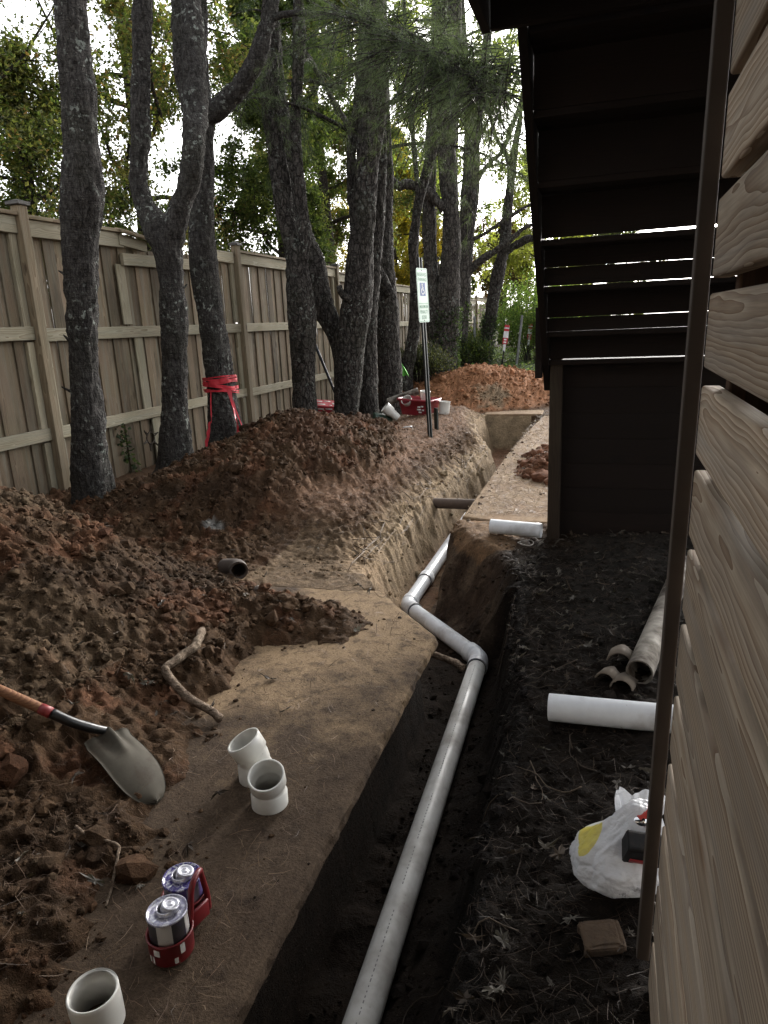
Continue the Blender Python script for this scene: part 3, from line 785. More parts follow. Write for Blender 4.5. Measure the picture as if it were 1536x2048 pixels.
# ------------------------------------------------------------------ wooden fence
M_PICK = wood('weathered_picket', (0.31, 0.235, 0.16), (0.155, 0.105, 0.068), 30, 1.0, (0.25, 0.235, 0.185), stain=(0.045, 0.036, 0.026), green=0.25, tone=(0.58, 1.25))
M_RAIL = wood('weathered_rail', (0.52, 0.47, 0.35), (0.32, 0.26, 0.17), 30, 0.5, (0.42, 0.43, 0.37), stain=(0.20, 0.18, 0.12), green=0.30)
M_POST = wood('fence_post_wood', (0.35, 0.28, 0.19), (0.20, 0.145, 0.095), 26, 0.45, (0.30, 0.28, 0.22), green=0.25)
M_CAP = plain('post_cap_copper', (0.07, 0.065, 0.06), 0.5, 0.3)
fence = empty('wooden_fence', (-5.2, 5.65, 0), 'tall weathered board fence with three rails running along behind the tree trunks', 'fence')
FX = -5.2
posts = [1.6, 5.65, 9.72, 13.8, 17.9, 22.0, 26.0, 30.0, 33.6]
rf = random.Random(5)
for k, y in enumerate(posts):
    top = 2.84 - 0.02 * max(0, y - 12) if y < 30 else 2.6
    plank('post', (3.05, 0.10, 0.105), Matrix.Translation((0, 0, top - 2.84)) @ mat3((FX + 0.0, y, 1.325), (0, 0.004 * rf.uniform(-1, 1), 1), (0, 1, 0)), M_POST, fence, 0.006)
    cap = MB(); c = 0.075
    zt = top + 0.012
    rbox(cap, (0.15, 0.15, 0.03), Matrix.Translation((FX, y, zt + 0.015)), 0.004, 1)
    cap.add([(FX - c, y - c, zt + 0.03), (FX + c, y - c, zt + 0.03), (FX + c, y + c, zt + 0.03), (FX - c, y + c, zt + 0.03), (FX, y, zt + 0.055)], [np.array([[0, 1, 4], [1, 2, 4], [2, 3, 4], [3, 0, 4]])])
    cap.build('post_cap', M_CAP, fence, smooth=False)
    if k < len(posts) - 1:
        y1 = posts[k + 1]; L = y1 - y - 0.108; ym = (y + y1) / 2
        dz = (-0.02 * max(0, ym - 12)) if ym < 31 else -0.2
        for z, h in ((1.705, 0.125), (0.735, 0.12)):
            if k == 1 and z < 1: z += 0.0
            plank('rail', (L, 0.045, h), mat3((FX - 0.022, ym, z + (dz * 0.3) + rf.uniform(-.012, .012)), (0, 1, rf.uniform(-.004, .004)), (0, 0, 1)), M_RAIL, fence, 0.006)
        if k == 1:                                                   # the top rail of this bay has broken and dropped
            plank('top_rail', (1.42, 0.045, 0.15), mat3((FX - 0.022, 6.42, 2.675), (0, 1, 0.012)), M_RAIL, fence, 0.006)
            plank('top_rail', (1.75, 0.045, 0.13), mat3((FX - 0.010, 7.95, 2.50), (0, 1, 0.02)), M_RAIL, fence, 0.006, label='dropped end of the broken top rail')
            plank('top_rail', (0.85, 0.045, 0.15), mat3((FX - 0.022, 9.22, 2.675), (0, 1, 0.0)), M_RAIL, fence, 0.006)
            plank('cap_board', (1.40, 0.13, 0.035), mat3((FX - 0.03, 6.42, 2.77), (0, 1, 0.012)), M_POST, fence, 0.005)
            plank('cap_board', (0.62, 0.14, 0.035), mat3((FX + 0.03, 7.36, 2.755), (0, 1, -0.10), (0.25, 0, 1)), M_POST, fence, 0.005, label='loose tilted piece of cap board')
            plank('rail', (0.5, 0.045, 0.12), mat3((FX - 0.01, 7.30, 2.672), (0, 1, -0.08)), M_RAIL, fence, 0.005)
        else:
            plank('top_rail', (L, 0.045, 0.15), mat3((FX - 0.022, ym, 2.68 + dz), (0, 1, 0)), M_RAIL, fence, 0.006)
            plank('cap_board', (L, 0.13, 0.035), mat3((FX - 0.03, ym, 2.775 + dz), (0, 1, 0)), M_POST, fence, 0.005)
        for side in (-1, 1):                                         # nailing strips beside each post
            yy = (y + 0.10) if side < 0 else (y1 - 0.10)
            for z0, z1 in ((0.80, 1.635), (1.775, 2.60), (-0.15, 0.67)):
                plank('nailing_strip', (z1 - z0, 0.04, 0.085), mat3((FX - 0.045, yy, (z0 + z1) / 2 + dz * 0.3), (0, 0, 1), (0, 1, 0)), M_RAIL, fence, 0.004)
y = 1.75
k = 0
while y < 33.3 and k < 222:
    w = 0.152
    if min(abs(y - p) for p in posts) > 0.04:
        dz = (-0.02 * max(0, y - 12)) if y < 30 else -0.3
        x = FX - 0.067 - (0.0195 if k % 2 else 0.0) - rf.uniform(0, 0.004)
        plank('picket', (2.74, 0.018, w), mat3((x, y, 1.27 + dz + rf.uniform(-.03, .015)), (rf.uniform(-.002, .002), rf.uniform(-.003, .003), 1), (0, 1, 0)), M_PICK, fence, 0.003, 1)
    y += 0.1425; k += 1
for z0, z1, yy in ((1.78, 2.43, 7.06), (0.80, 1.64, 7.22), (-0.1, 0.67, 7.36)):
    plank('cover_board', (z1 - z0, 0.02, 0.15), mat3((FX - 0.036, yy, (z0 + z1) / 2), (0, -0.02, 1), (0, 1, 0)), M_RAIL, fence, 0.004)
plank('cover_board', (0.80, 0.02, 0.10), mat3((FX - 0.036, 8.1, 2.03), (0, -0.02, 1), (0, 1, 0)), M_RAIL, fence, 0.004)

# ------------------------------------------------------------------ staircase seen from below
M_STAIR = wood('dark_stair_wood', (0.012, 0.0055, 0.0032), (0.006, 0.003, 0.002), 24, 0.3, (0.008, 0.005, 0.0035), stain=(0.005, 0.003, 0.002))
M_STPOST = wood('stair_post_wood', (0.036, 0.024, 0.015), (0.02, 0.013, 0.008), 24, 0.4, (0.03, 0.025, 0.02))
stairs = empty('wooden_staircase', (-0.39, 5.42, 0), 'dark wooden staircase seen from underneath, light showing between its steps', 'staircase')
def along_x(name, x0, x1, y, z, t, h, mat, root, tilt=0.0, r=0.004):
    plank(name, (x1 - x0, t, h), mat3(((x0 + x1) / 2, y, z), (1, 0, tilt), (0, 0, 1)), mat, root, r)
X0, X1 = -0.3965, 1.05
lv = [1.15, 1.345, 1.55, 1.84, 2.10, 2.38, 2.665, 2.95]
gap = [0.002, 0.009, 0.002, 0.003, 0.013, -0.003, -0.0025, 0.0]
split = {2: 1.64, 3: 1.95}
for k, z in enumerate(lv):
    yb = 6.7 - z
    nz = lv[k + 1] - 0.036 if k + 1 < len(lv) else z + 0.25
    depth = (z - lv[k - 1] if k else 0.2) + 0.03
    for q in (0, 1):
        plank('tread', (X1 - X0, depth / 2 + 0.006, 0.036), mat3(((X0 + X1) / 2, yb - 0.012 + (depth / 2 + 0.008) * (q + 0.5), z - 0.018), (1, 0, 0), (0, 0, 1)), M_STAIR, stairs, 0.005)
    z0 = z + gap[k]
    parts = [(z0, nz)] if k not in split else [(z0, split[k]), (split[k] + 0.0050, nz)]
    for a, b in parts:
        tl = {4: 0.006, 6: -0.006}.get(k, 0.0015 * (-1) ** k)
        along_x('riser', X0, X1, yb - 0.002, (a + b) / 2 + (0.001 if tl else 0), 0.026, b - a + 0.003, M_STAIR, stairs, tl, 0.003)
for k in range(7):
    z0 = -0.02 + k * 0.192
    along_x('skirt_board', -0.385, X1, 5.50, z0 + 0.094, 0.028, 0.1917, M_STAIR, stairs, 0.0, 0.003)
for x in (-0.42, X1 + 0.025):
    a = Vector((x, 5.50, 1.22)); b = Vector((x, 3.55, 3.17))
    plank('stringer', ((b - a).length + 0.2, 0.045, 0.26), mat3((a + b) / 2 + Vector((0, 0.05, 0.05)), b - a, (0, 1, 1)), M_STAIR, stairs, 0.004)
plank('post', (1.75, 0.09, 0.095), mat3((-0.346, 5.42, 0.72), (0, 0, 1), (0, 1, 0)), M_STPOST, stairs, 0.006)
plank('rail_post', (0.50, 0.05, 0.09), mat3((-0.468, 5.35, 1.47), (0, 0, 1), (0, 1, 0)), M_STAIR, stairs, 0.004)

deck = empty('deck_landing', (-0.56, 3.6, 2.89), 'dark deck landing overhead at the head of the stairs', 'deck')
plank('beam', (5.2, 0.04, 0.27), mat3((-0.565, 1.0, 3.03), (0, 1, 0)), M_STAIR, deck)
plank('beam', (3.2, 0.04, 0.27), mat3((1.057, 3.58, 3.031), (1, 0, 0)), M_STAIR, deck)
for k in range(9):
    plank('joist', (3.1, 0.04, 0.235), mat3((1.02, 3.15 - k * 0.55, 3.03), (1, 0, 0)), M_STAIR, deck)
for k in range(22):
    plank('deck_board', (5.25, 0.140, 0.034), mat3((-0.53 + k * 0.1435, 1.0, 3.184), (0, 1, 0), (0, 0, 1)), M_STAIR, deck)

# ------------------------------------------------------------------ plank wall beside the camera
M_PLANK = wood('bare_pine_plank', (0.66, 0.555, 0.425), (0.27, 0.175, 0.108), 33, 0.7, (0.42, 0.385, 0.34), contrast=0.8, stain=(0.25, 0.21, 0.17), bump=0.22)
M_BACK = wood('red_brown_backing', (0.10, 0.045, 0.022), (0.05, 0.022, 0.012), 26, 0.2)
M_BATT = wood('pale_batten', (0.34, 0.28, 0.21), (0.22, 0.17, 0.12), 26, 0.4)
M_TRIM = plain('painted_trim', (0.058, 0.043, 0.033), 0.75, 0, 0.35, 6.0, (0.05, 0.04, 0.03), 0.4, 0.05)
wall = empty('plank_wall', (0.17, 1.5, 0), 'pale bare plank wall with open gaps close beside the camera', 'wall')
rw = random.Random(11)
for k in range(-7, 13):
    top = 1.846 - 0.168 * k
    if top > 2.9: continue
    e = 1.497 + rw.uniform(-0.006, 0.006)
    o = plank('plank', (2.45, 0.036, 0.138), mat3((0.188, e - 1.225, top - 0.069), (0, -1, rw.uniform(-.0015, .0015)), (0, 0, 1)), M_PLANK, wall, 0.006, 3)
for k in range(9):
    plank('backing_board', (3.1, 0.018, 0.15), mat3((0.33, 1.36 - k * 0.19, 1.35), (0, 0, 1), (0, 1, 0)), M_BACK, wall, 0.003, 1)
    plank('batten', (3.1, 0.018, 0.018), mat3((0.29, 1.265 - k * 0.19, 1.35), (0, 0, 1), (0, 1, 0)), M_BATT, wall, 0.003, 1)
plank('corner_trim', (2.80, 0.030, 0.040), mat3((0.1545, 1.526, 1.49), (0, 0, 1), (0, 1, 0)), M_TRIM, wall, 0.003)
plank('stud', (2.95, 0.09, 0.04), mat3((0.251, 1.44, 1.41), (0, 0, 1), (0, 1, 0)), M_BACK, wall, 0.004)
plank('stud', (2.95, 0.09, 0.04), mat3((0.251, 0.25, 1.41), (0, 0, 1), (0, 1, 0)), M_BACK, wall, 0.004)
wall.location.x = 0.156; wall.rotation_euler = (0, 0.016, 0)           # the wall leans a little away from the yard
nl = MB()
for k in range(-5, 12):
    for yy in (1.44, 1.40):
        for dz in (0.035, 0.10):
            z = 1.846 - 0.168 * k - dz + rw.uniform(-.008, .008)
            lathe(nl, [(0.0, 0.0012), (0.0035, 0.0008), (0.0042, 0.0)], mat3((0.1699, yy + rw.uniform(-.012, .012), z), (0, 1, 0), (-1, 0, 0)), 8)
o = nl.build('nail_heads', plain('rusty_nail', (0.04, 0.03, 0.025), 0.6), wall); o['kind'] = 'stuff'

# ------------------------------------------------------------------ pine trees
TREES = {
    'a': [
        [(-4.592,5.32,-0.056,0.2389), (-4.569,5.32,0.069,0.19), (-4.556,5.32,0.457,0.159), (-4.517,5.32,0.878,0.1469), (-4.453,5.32,1.461,0.1385), (-4.386,5.32,1.934,0.1441), (-4.308,5.32,2.457,0.1446), (-4.256,5.32,2.65,0.1599), (-4.201,5.32,2.839,0.1664), (-4.155,5.32,3.137,0.1434), (-4.121,5.32,3.5,0.1367), (-4.102,5.32,3.851,0.1344), (-4.075,5.32,4.19,0.1282), (-4.037,5.32,4.579,0.1218)],
    ],
    'b': [
        [(-4.611,6.75,0.041,0.2281), (-4.595,6.75,0.302,0.1809), (-4.555,6.75,0.726,0.1558), (-4.485,6.75,1.271,0.1471), (-4.424,6.75,1.795,0.1495), (-4.398,6.75,2.2,0.142), (-4.398,6.75,2.497,0.1509), (-4.475,6.75,2.673,0.1505), (-4.557,6.75,2.849,0.119), (-4.627,6.75,3.023,0.098), (-4.642,6.75,3.237,0.0973), (-4.556,6.75,3.553,0.0908), (-4.506,6.75,3.908,0.0944), (-4.449,6.75,4.164,0.0933), (-4.402,6.75,4.501,0.087), (-4.347,6.75,4.744,0.086), (-4.275,6.75,5.139,0.0798)],
        [(-4.39,6.75,2.472,0.1302), (-4.275,6.75,2.73,0.1181), (-4.18,6.75,2.912,0.1016), (-4.066,6.75,3.112,0.1004), (-3.982,6.75,3.355,0.0992), (-3.989,6.85,3.647,0.1094), (-4.039,7.0,3.846,0.116)],
    ],
    'c': [
        [(-4.588,7.9,0.147,0.2703), (-4.613,7.9,0.309,0.2243), (-4.611,7.9,0.819,0.1895), (-4.61,7.9,1.314,0.1805), (-4.636,7.9,1.795,0.1719), (-4.668,7.9,2.265,0.1636), (-4.659,7.9,2.719,0.1553), (-4.584,7.9,3.155,0.1293), (-4.517,7.9,3.525,0.1217), (-4.498,7.9,3.838,0.1319), (-4.537,7.9,4.09,0.1709), (-4.587,7.9,4.309,0.1586), (-4.637,7.9,4.616,0.1293), (-4.629,7.9,4.959,0.1166), (-4.609,7.9,5.196,0.1101), (-4.559,7.9,5.657,0.1028)],
        [(-4.514,7.9,4.071,0.1253), (-4.466,7.9,4.344,0.0958), (-4.417,7.9,4.685,0.0779), (-4.363,7.9,5.158,0.071), (-4.305,7.9,5.614,0.0644)],
        [(-4.472,7.9,3.99,0.1026), (-4.309,7.9,4.062,0.1131), (-4.104,7.9,4.188,0.1061), (-3.928,7.9,4.324,0.0994), (-3.762,7.9,4.507,0.0927), (-3.645,7.9,4.719,0.0863), (-3.547,7.9,4.938,0.08), (-3.461,7.9,5.29,0.0735)],
        [(-3.615,7.9,4.785,0.043), (-3.489,7.9,4.865,0.0347), (-3.268,7.9,4.868,0.0291), (-2.912,7.7,4.727,0.0281), (-2.547,7.5,4.612,0.027), (-2.258,7.3,4.434,0.0214), (-2.007,7.1,4.241,0.0184), (-1.634,6.9,3.966,0.0156), (-1.24,6.7,3.684,0.0107), (-0.872,6.5,3.452,0.0062)],
        [(-2.522,7.5,4.604,0.0197), (-1.985,7.2,4.335,0.0163), (-1.52,7.0,3.964,0.0135), (-1.144,6.9,3.805,0.0088), (-0.786,6.8,3.69,0.0064)],
        [(-5.107,7.9,2.173,0.0308), (-5.077,7.9,2.289,0.0276), (-5.22,7.9,2.385,0.0123)],
    ],
    'd': [
        [(-4.4,9.92,0.013,0.2402), (-4.393,9.92,0.207,0.2005), (-4.356,9.92,0.891,0.1818), (-4.325,9.92,1.479,0.2014), (-4.315,9.92,1.909,0.2066), (-4.326,9.92,2.262,0.1975), (-4.355,9.92,2.678,0.1522), (-4.421,9.92,3.022,0.1295), (-4.479,9.92,3.427,0.1284), (-4.516,9.92,3.887,0.127), (-4.551,9.92,4.338,0.1256), (-4.55,9.92,4.836,0.1309), (-4.505,9.92,5.315,0.129), (-4.436,9.92,5.892,0.12), (-4.369,9.92,6.45,0.1114)],
        [(-4.32,9.92,2.435,0.1238), (-4.246,9.92,2.671,0.1084), (-4.18,9.92,3.003,0.1001), (-4.2,9.92,3.336,0.0922), (-4.224,9.92,3.794,0.0841), (-4.212,9.92,4.299,0.083), (-4.149,9.92,4.785,0.0818), (-4.089,9.92,5.257,0.0806), (-4.041,9.92,5.831,0.0792), (-3.996,9.92,6.386,0.0713)],
    ],
    'e': [
        [(-4.004,10.61,-0.016,0.268), (-3.971,10.61,0.228,0.2098), (-3.909,10.61,0.824,0.2225), (-3.83,10.61,1.439,0.2267), (-3.705,10.61,1.884,0.239), (-3.632,10.61,2.32,0.2208), (-3.552,10.61,2.886,0.1948), (-3.483,10.61,3.435,0.1844), (-3.409,10.61,3.966,0.1815), (-3.314,10.61,4.478,0.2073), (-3.259,10.61,4.979,0.2183), (-3.249,10.61,5.473,0.2015), (-3.253,10.61,5.955,0.1853), (-3.252,10.61,6.54,0.1688)],
        [(-4.0,10.86,0.964,0.1783), (-4.127,10.91,1.44,0.1777), (-4.299,10.91,1.837,0.1849), (-4.418,10.91,2.227,0.1838), (-4.493,10.91,2.61,0.1905), (-4.572,10.91,2.915,0.158), (-4.704,11.01,3.305,0.1346), (-4.828,11.11,3.916,0.1185)],
        [(-3.67,10.71,2.975,0.0984), (-3.697,10.71,3.467,0.0898), (-3.689,10.71,4.013,0.0885), (-3.642,10.71,4.408,0.0948), (-3.549,10.71,4.691,0.0867)],
        [(-3.723,10.41,2.029,0.0755), (-3.809,10.31,2.118,0.0524), (-3.831,10.26,2.232,0.0372)],
    ],
    'f': [
        [(-3.798,11.16,-0.127,0.2369), (-3.795,11.16,0.11,0.202), (-3.777,11.16,0.774,0.1824), (-3.752,11.16,1.418,0.1715), (-3.718,11.16,1.888,0.1776), (-3.611,11.16,2.494,0.1588), (-3.495,11.16,3.151,0.1403), (-3.423,11.16,3.789,0.1302), (-3.389,11.16,4.341,0.1208), (-3.372,11.16,5.013,0.1113)],
    ],
    'g': [
        [(-3.597,11.98,-0.094,0.2954), (-3.615,11.98,0.13,0.2496), (-3.618,11.98,0.701,0.229), (-3.628,11.98,1.302,0.2088), (-3.638,11.98,1.889,0.2149), (-3.645,11.98,2.541,0.1949), (-3.642,11.98,3.175,0.1671), (-3.587,11.98,3.787,0.1482), (-3.56,11.98,4.383,0.1299), (-3.56,11.98,5.11,0.1197), (-3.547,11.98,6.086,0.1092), (-3.519,11.98,7.015,0.0991)],
        [(-3.479,11.78,2.122,0.0922), (-3.576,11.73,2.365,0.075), (-3.721,11.73,2.611,0.0582), (-3.801,11.78,2.738,0.0417)],
    ],
    'h': [
        [(-4.02,14.0,0.385,0.1747), (-3.879,14.0,0.736,0.1324), (-3.746,14.0,1.227,0.1208), (-3.657,14.0,1.709,0.1095), (-3.621,14.0,2.183,0.1184), (-3.626,14.0,2.652,0.1173), (-3.641,14.0,3.112,0.097), (-3.576,14.0,3.559,0.0864), (-3.483,14.0,3.994,0.095), (-3.334,14.0,4.414,0.0939), (-3.19,14.0,4.783,0.0836), (-3.084,14.0,5.231,0.0689), (-3.011,14.0,5.956,0.0542), (-2.956,14.0,6.815,0.0443)],
        [(-3.507,14.0,3.864,0.0572), (-3.547,14.0,4.436,0.0519), (-3.585,14.0,5.038,0.0466), (-3.638,14.0,5.711,0.0415), (-3.668,14.0,6.446,0.0363), (-3.676,14.0,7.234,0.0313)],
    ],
    'i': [
        [(-3.495,15.9,0.196,0.4008), (-3.511,15.9,0.534,0.3304), (-3.5,15.9,1.034,0.3164), (-3.431,15.9,1.578,0.2908), (-3.374,15.9,2.111,0.2768), (-3.328,15.9,2.738,0.2408), (-3.283,15.9,3.351,0.2057), (-3.282,15.9,3.954,0.1928), (-3.325,15.9,4.549,0.191), (-3.354,15.9,5.227,0.1994), (-3.308,15.9,5.882,0.1969), (-3.231,15.9,6.606,0.1838), (-3.187,15.9,7.314,0.1712), (-3.137,15.9,8.344,0.158)],
        [(-3.633,15.9,1.259,0.2257), (-3.731,15.9,1.915,0.2125), (-3.748,15.9,2.554,0.1882), (-3.765,15.9,3.181,0.1644), (-3.771,15.9,3.794,0.1518), (-3.754,15.9,4.393,0.1395), (-3.689,15.9,5.168,0.1375), (-3.6,15.9,6.103,0.1246), (-3.532,15.9,7.098,0.112), (-3.469,15.9,8.398,0.0993)],
        [(-3.413,15.8,3.953,0.1068), (-3.602,15.7,4.202,0.106), (-3.877,15.6,4.408,0.1056), (-4.153,15.5,4.486,0.0948), (-4.428,15.4,4.554,0.0736)],
        [(-3.459,15.8,1.901,0.1328), (-3.634,15.8,2.122,0.1327)],
    ],
    'j': [
        [(-3.53,18.0,0.377,0.2561), (-3.533,18.0,1.063,0.2156), (-3.494,18.0,1.915,0.2002), (-3.429,18.0,2.86,0.2095), (-3.33,18.0,3.775,0.2063), (-3.247,18.0,4.552,0.2156), (-3.19,18.0,5.312,0.201), (-3.207,18.0,5.955,0.1522), (-3.313,18.0,6.804,0.1157), (-3.37,18.0,7.728,0.1027), (-3.396,18.0,9.01,0.0783)],
        [(-3.191,18.0,5.204,0.1421), (-3.09,18.0,5.836,0.1171), (-2.99,18.0,6.557,0.104), (-2.869,18.0,7.357,0.091), (-2.751,18.0,8.328,0.0782)],
        [(-3.395,18.0,2.624,0.0865), (-3.143,18.0,2.958,0.0796), (-2.714,18.0,3.217,0.0727), (-2.294,18.0,3.47,0.0718), (-1.942,18.0,3.722,0.0593), (-1.539,18.0,3.943,0.0469)],
        [(-3.259,18.0,3.542,0.0608), (-2.954,18.0,3.633,0.0544), (-2.413,18.0,3.926,0.0477), (-1.945,18.0,4.163,0.0353), (-1.601,18.0,4.296,0.0234)],
        [(-3.187,18.0,4.547,0.0718), (-3.003,18.0,4.968,0.0652), (-2.706,18.0,5.262,0.0528), (-2.415,18.0,5.551,0.0407)],
    ],
    'k': [
        [(-3.117,18.6,0.258,0.2496), (-3.035,18.6,0.705,0.1955), (-2.927,18.6,1.395,0.1675), (-2.809,18.6,2.008,0.153), (-2.668,18.6,2.726,0.1636), (-2.543,18.6,3.251,0.1495), (-2.469,18.6,3.885,0.1233), (-2.397,18.6,4.563,0.1036), (-2.327,18.6,5.114,0.0905), (-2.199,18.6,5.865,0.0714), (-2.031,18.6,6.8,0.0526), (-1.926,18.6,7.811,0.0345)],
        [(-2.518,18.6,3.25,0.1121), (-2.247,18.6,3.382,0.0928), (-1.944,18.6,3.522,0.0799), (-1.585,18.6,3.679,0.067)],
        [(-2.35,18.6,4.894,0.0606), (-2.471,18.6,5.459,0.0482), (-2.734,18.6,5.925,0.042), (-2.911,18.6,6.592,0.0298)],
    ],
}
BARK = [bark_mat('grey_pine_bark', (0.036, 0.032, 0.030), (0.135, 0.126, 0.118), 0.9, 0.45),
        bark_mat('dark_pine_bark', (0.034, 0.029, 0.026), (0.150, 0.135, 0.122), 0.6, 1.0, 15.0),
        bark_mat('pale_pine_bark', (0.055, 0.048, 0.043), (0.190, 0.172, 0.155), 0.5, 1.0, 13.0)]
M_NEEDLE = leaf_mat('pine_needles', 0.25)
def bark_disp(scale, amp):
    def f(v):
        n1 = fbm(v[..., 0] * scale, v[..., 1] * scale, v[..., 2] * scale * 0.30, seed=91, octv=3)
        n2 = vn(v[..., 0] * 3.0, v[..., 1] * 3.0, v[..., 2] * 2.2, seed=95)
        n3 = vn(v[..., 0] * scale * 2.2, v[..., 1] * scale * 2.2, v[..., 2] * 34.0, seed=97)
        return amp * (1.0 - np.abs(n1 - 0.5) * 5.0) + amp * 2.2 * (n2 - 0.5) + amp * 0.7 * (n3 - 0.5)
    return f
LABELS = {
 'a': ('stout dark pine trunk standing alone nearest the camera at the fence', 0),
 'b': ('scarred lichen-spotted pine forking low beside the metal sun ornament', 0),
 'c': ('pine with red flagging tape and a curved limb reaching over the yard', 0),
 'd': ('slim pine splitting into two upright stems beside the red box', 1),
 'e': ('thick pine with a bowed second trunk curling out of its left side', 1),
 'f': ('straight pine trunk squeezed between two thicker pines', 1),
 'g': ('pine with a broken side stub standing next to the red tub', 1),
 'h': ('thin crooked leaning stem just left of the parking sign', 1),
 'i': ('massive twin-stemmed pine behind the parking sign with ivy at its foot', 2),
 'j': ('pale furrowed trunk with long bare side branches beyond the twin-stemmed pine', 2),
 'k': ('leaning ivy-footed tree at the far end of the fence', 1),
}
def grow_needles(mb, P, r, n, reach, down=0.3, tuft=30, length=0.13, width=0.0026, twig_mb=None, col=(0.045, 0.068, 0.034)):
    """twigs springing from a branch line, each ending in fans of needles"""
    P = np.asarray(P); C = []; D = []
    for _ in range(n):
        p = P[r.integers(len(P) // 4, len(P))]
        d = r.normal(size=3); d[2] = d[2] * 0.5 - down; d /= np.linalg.norm(d)
        L = reach * r.uniform(0.35, 1.0); q = np.array([p + d * L * t + np.array([0, 0, -0.18 * L * t * t]) for t in np.linspace(0, 1, 5)])
        if twig_mb is not None: tube(twig_mb, q, np.linspace(0.006, 0.002, 5), 4, False)
        for t in r.uniform(0.3, 1.0, 4):
            C.append(p + d * L * t + np.array([0, 0, -0.18 * L * t * t])); dd = d + 0.5 * r.normal(size=3); D.append(dd / np.linalg.norm(dd))
    tufts(mb, C, D, tuft, length, width, col, r)

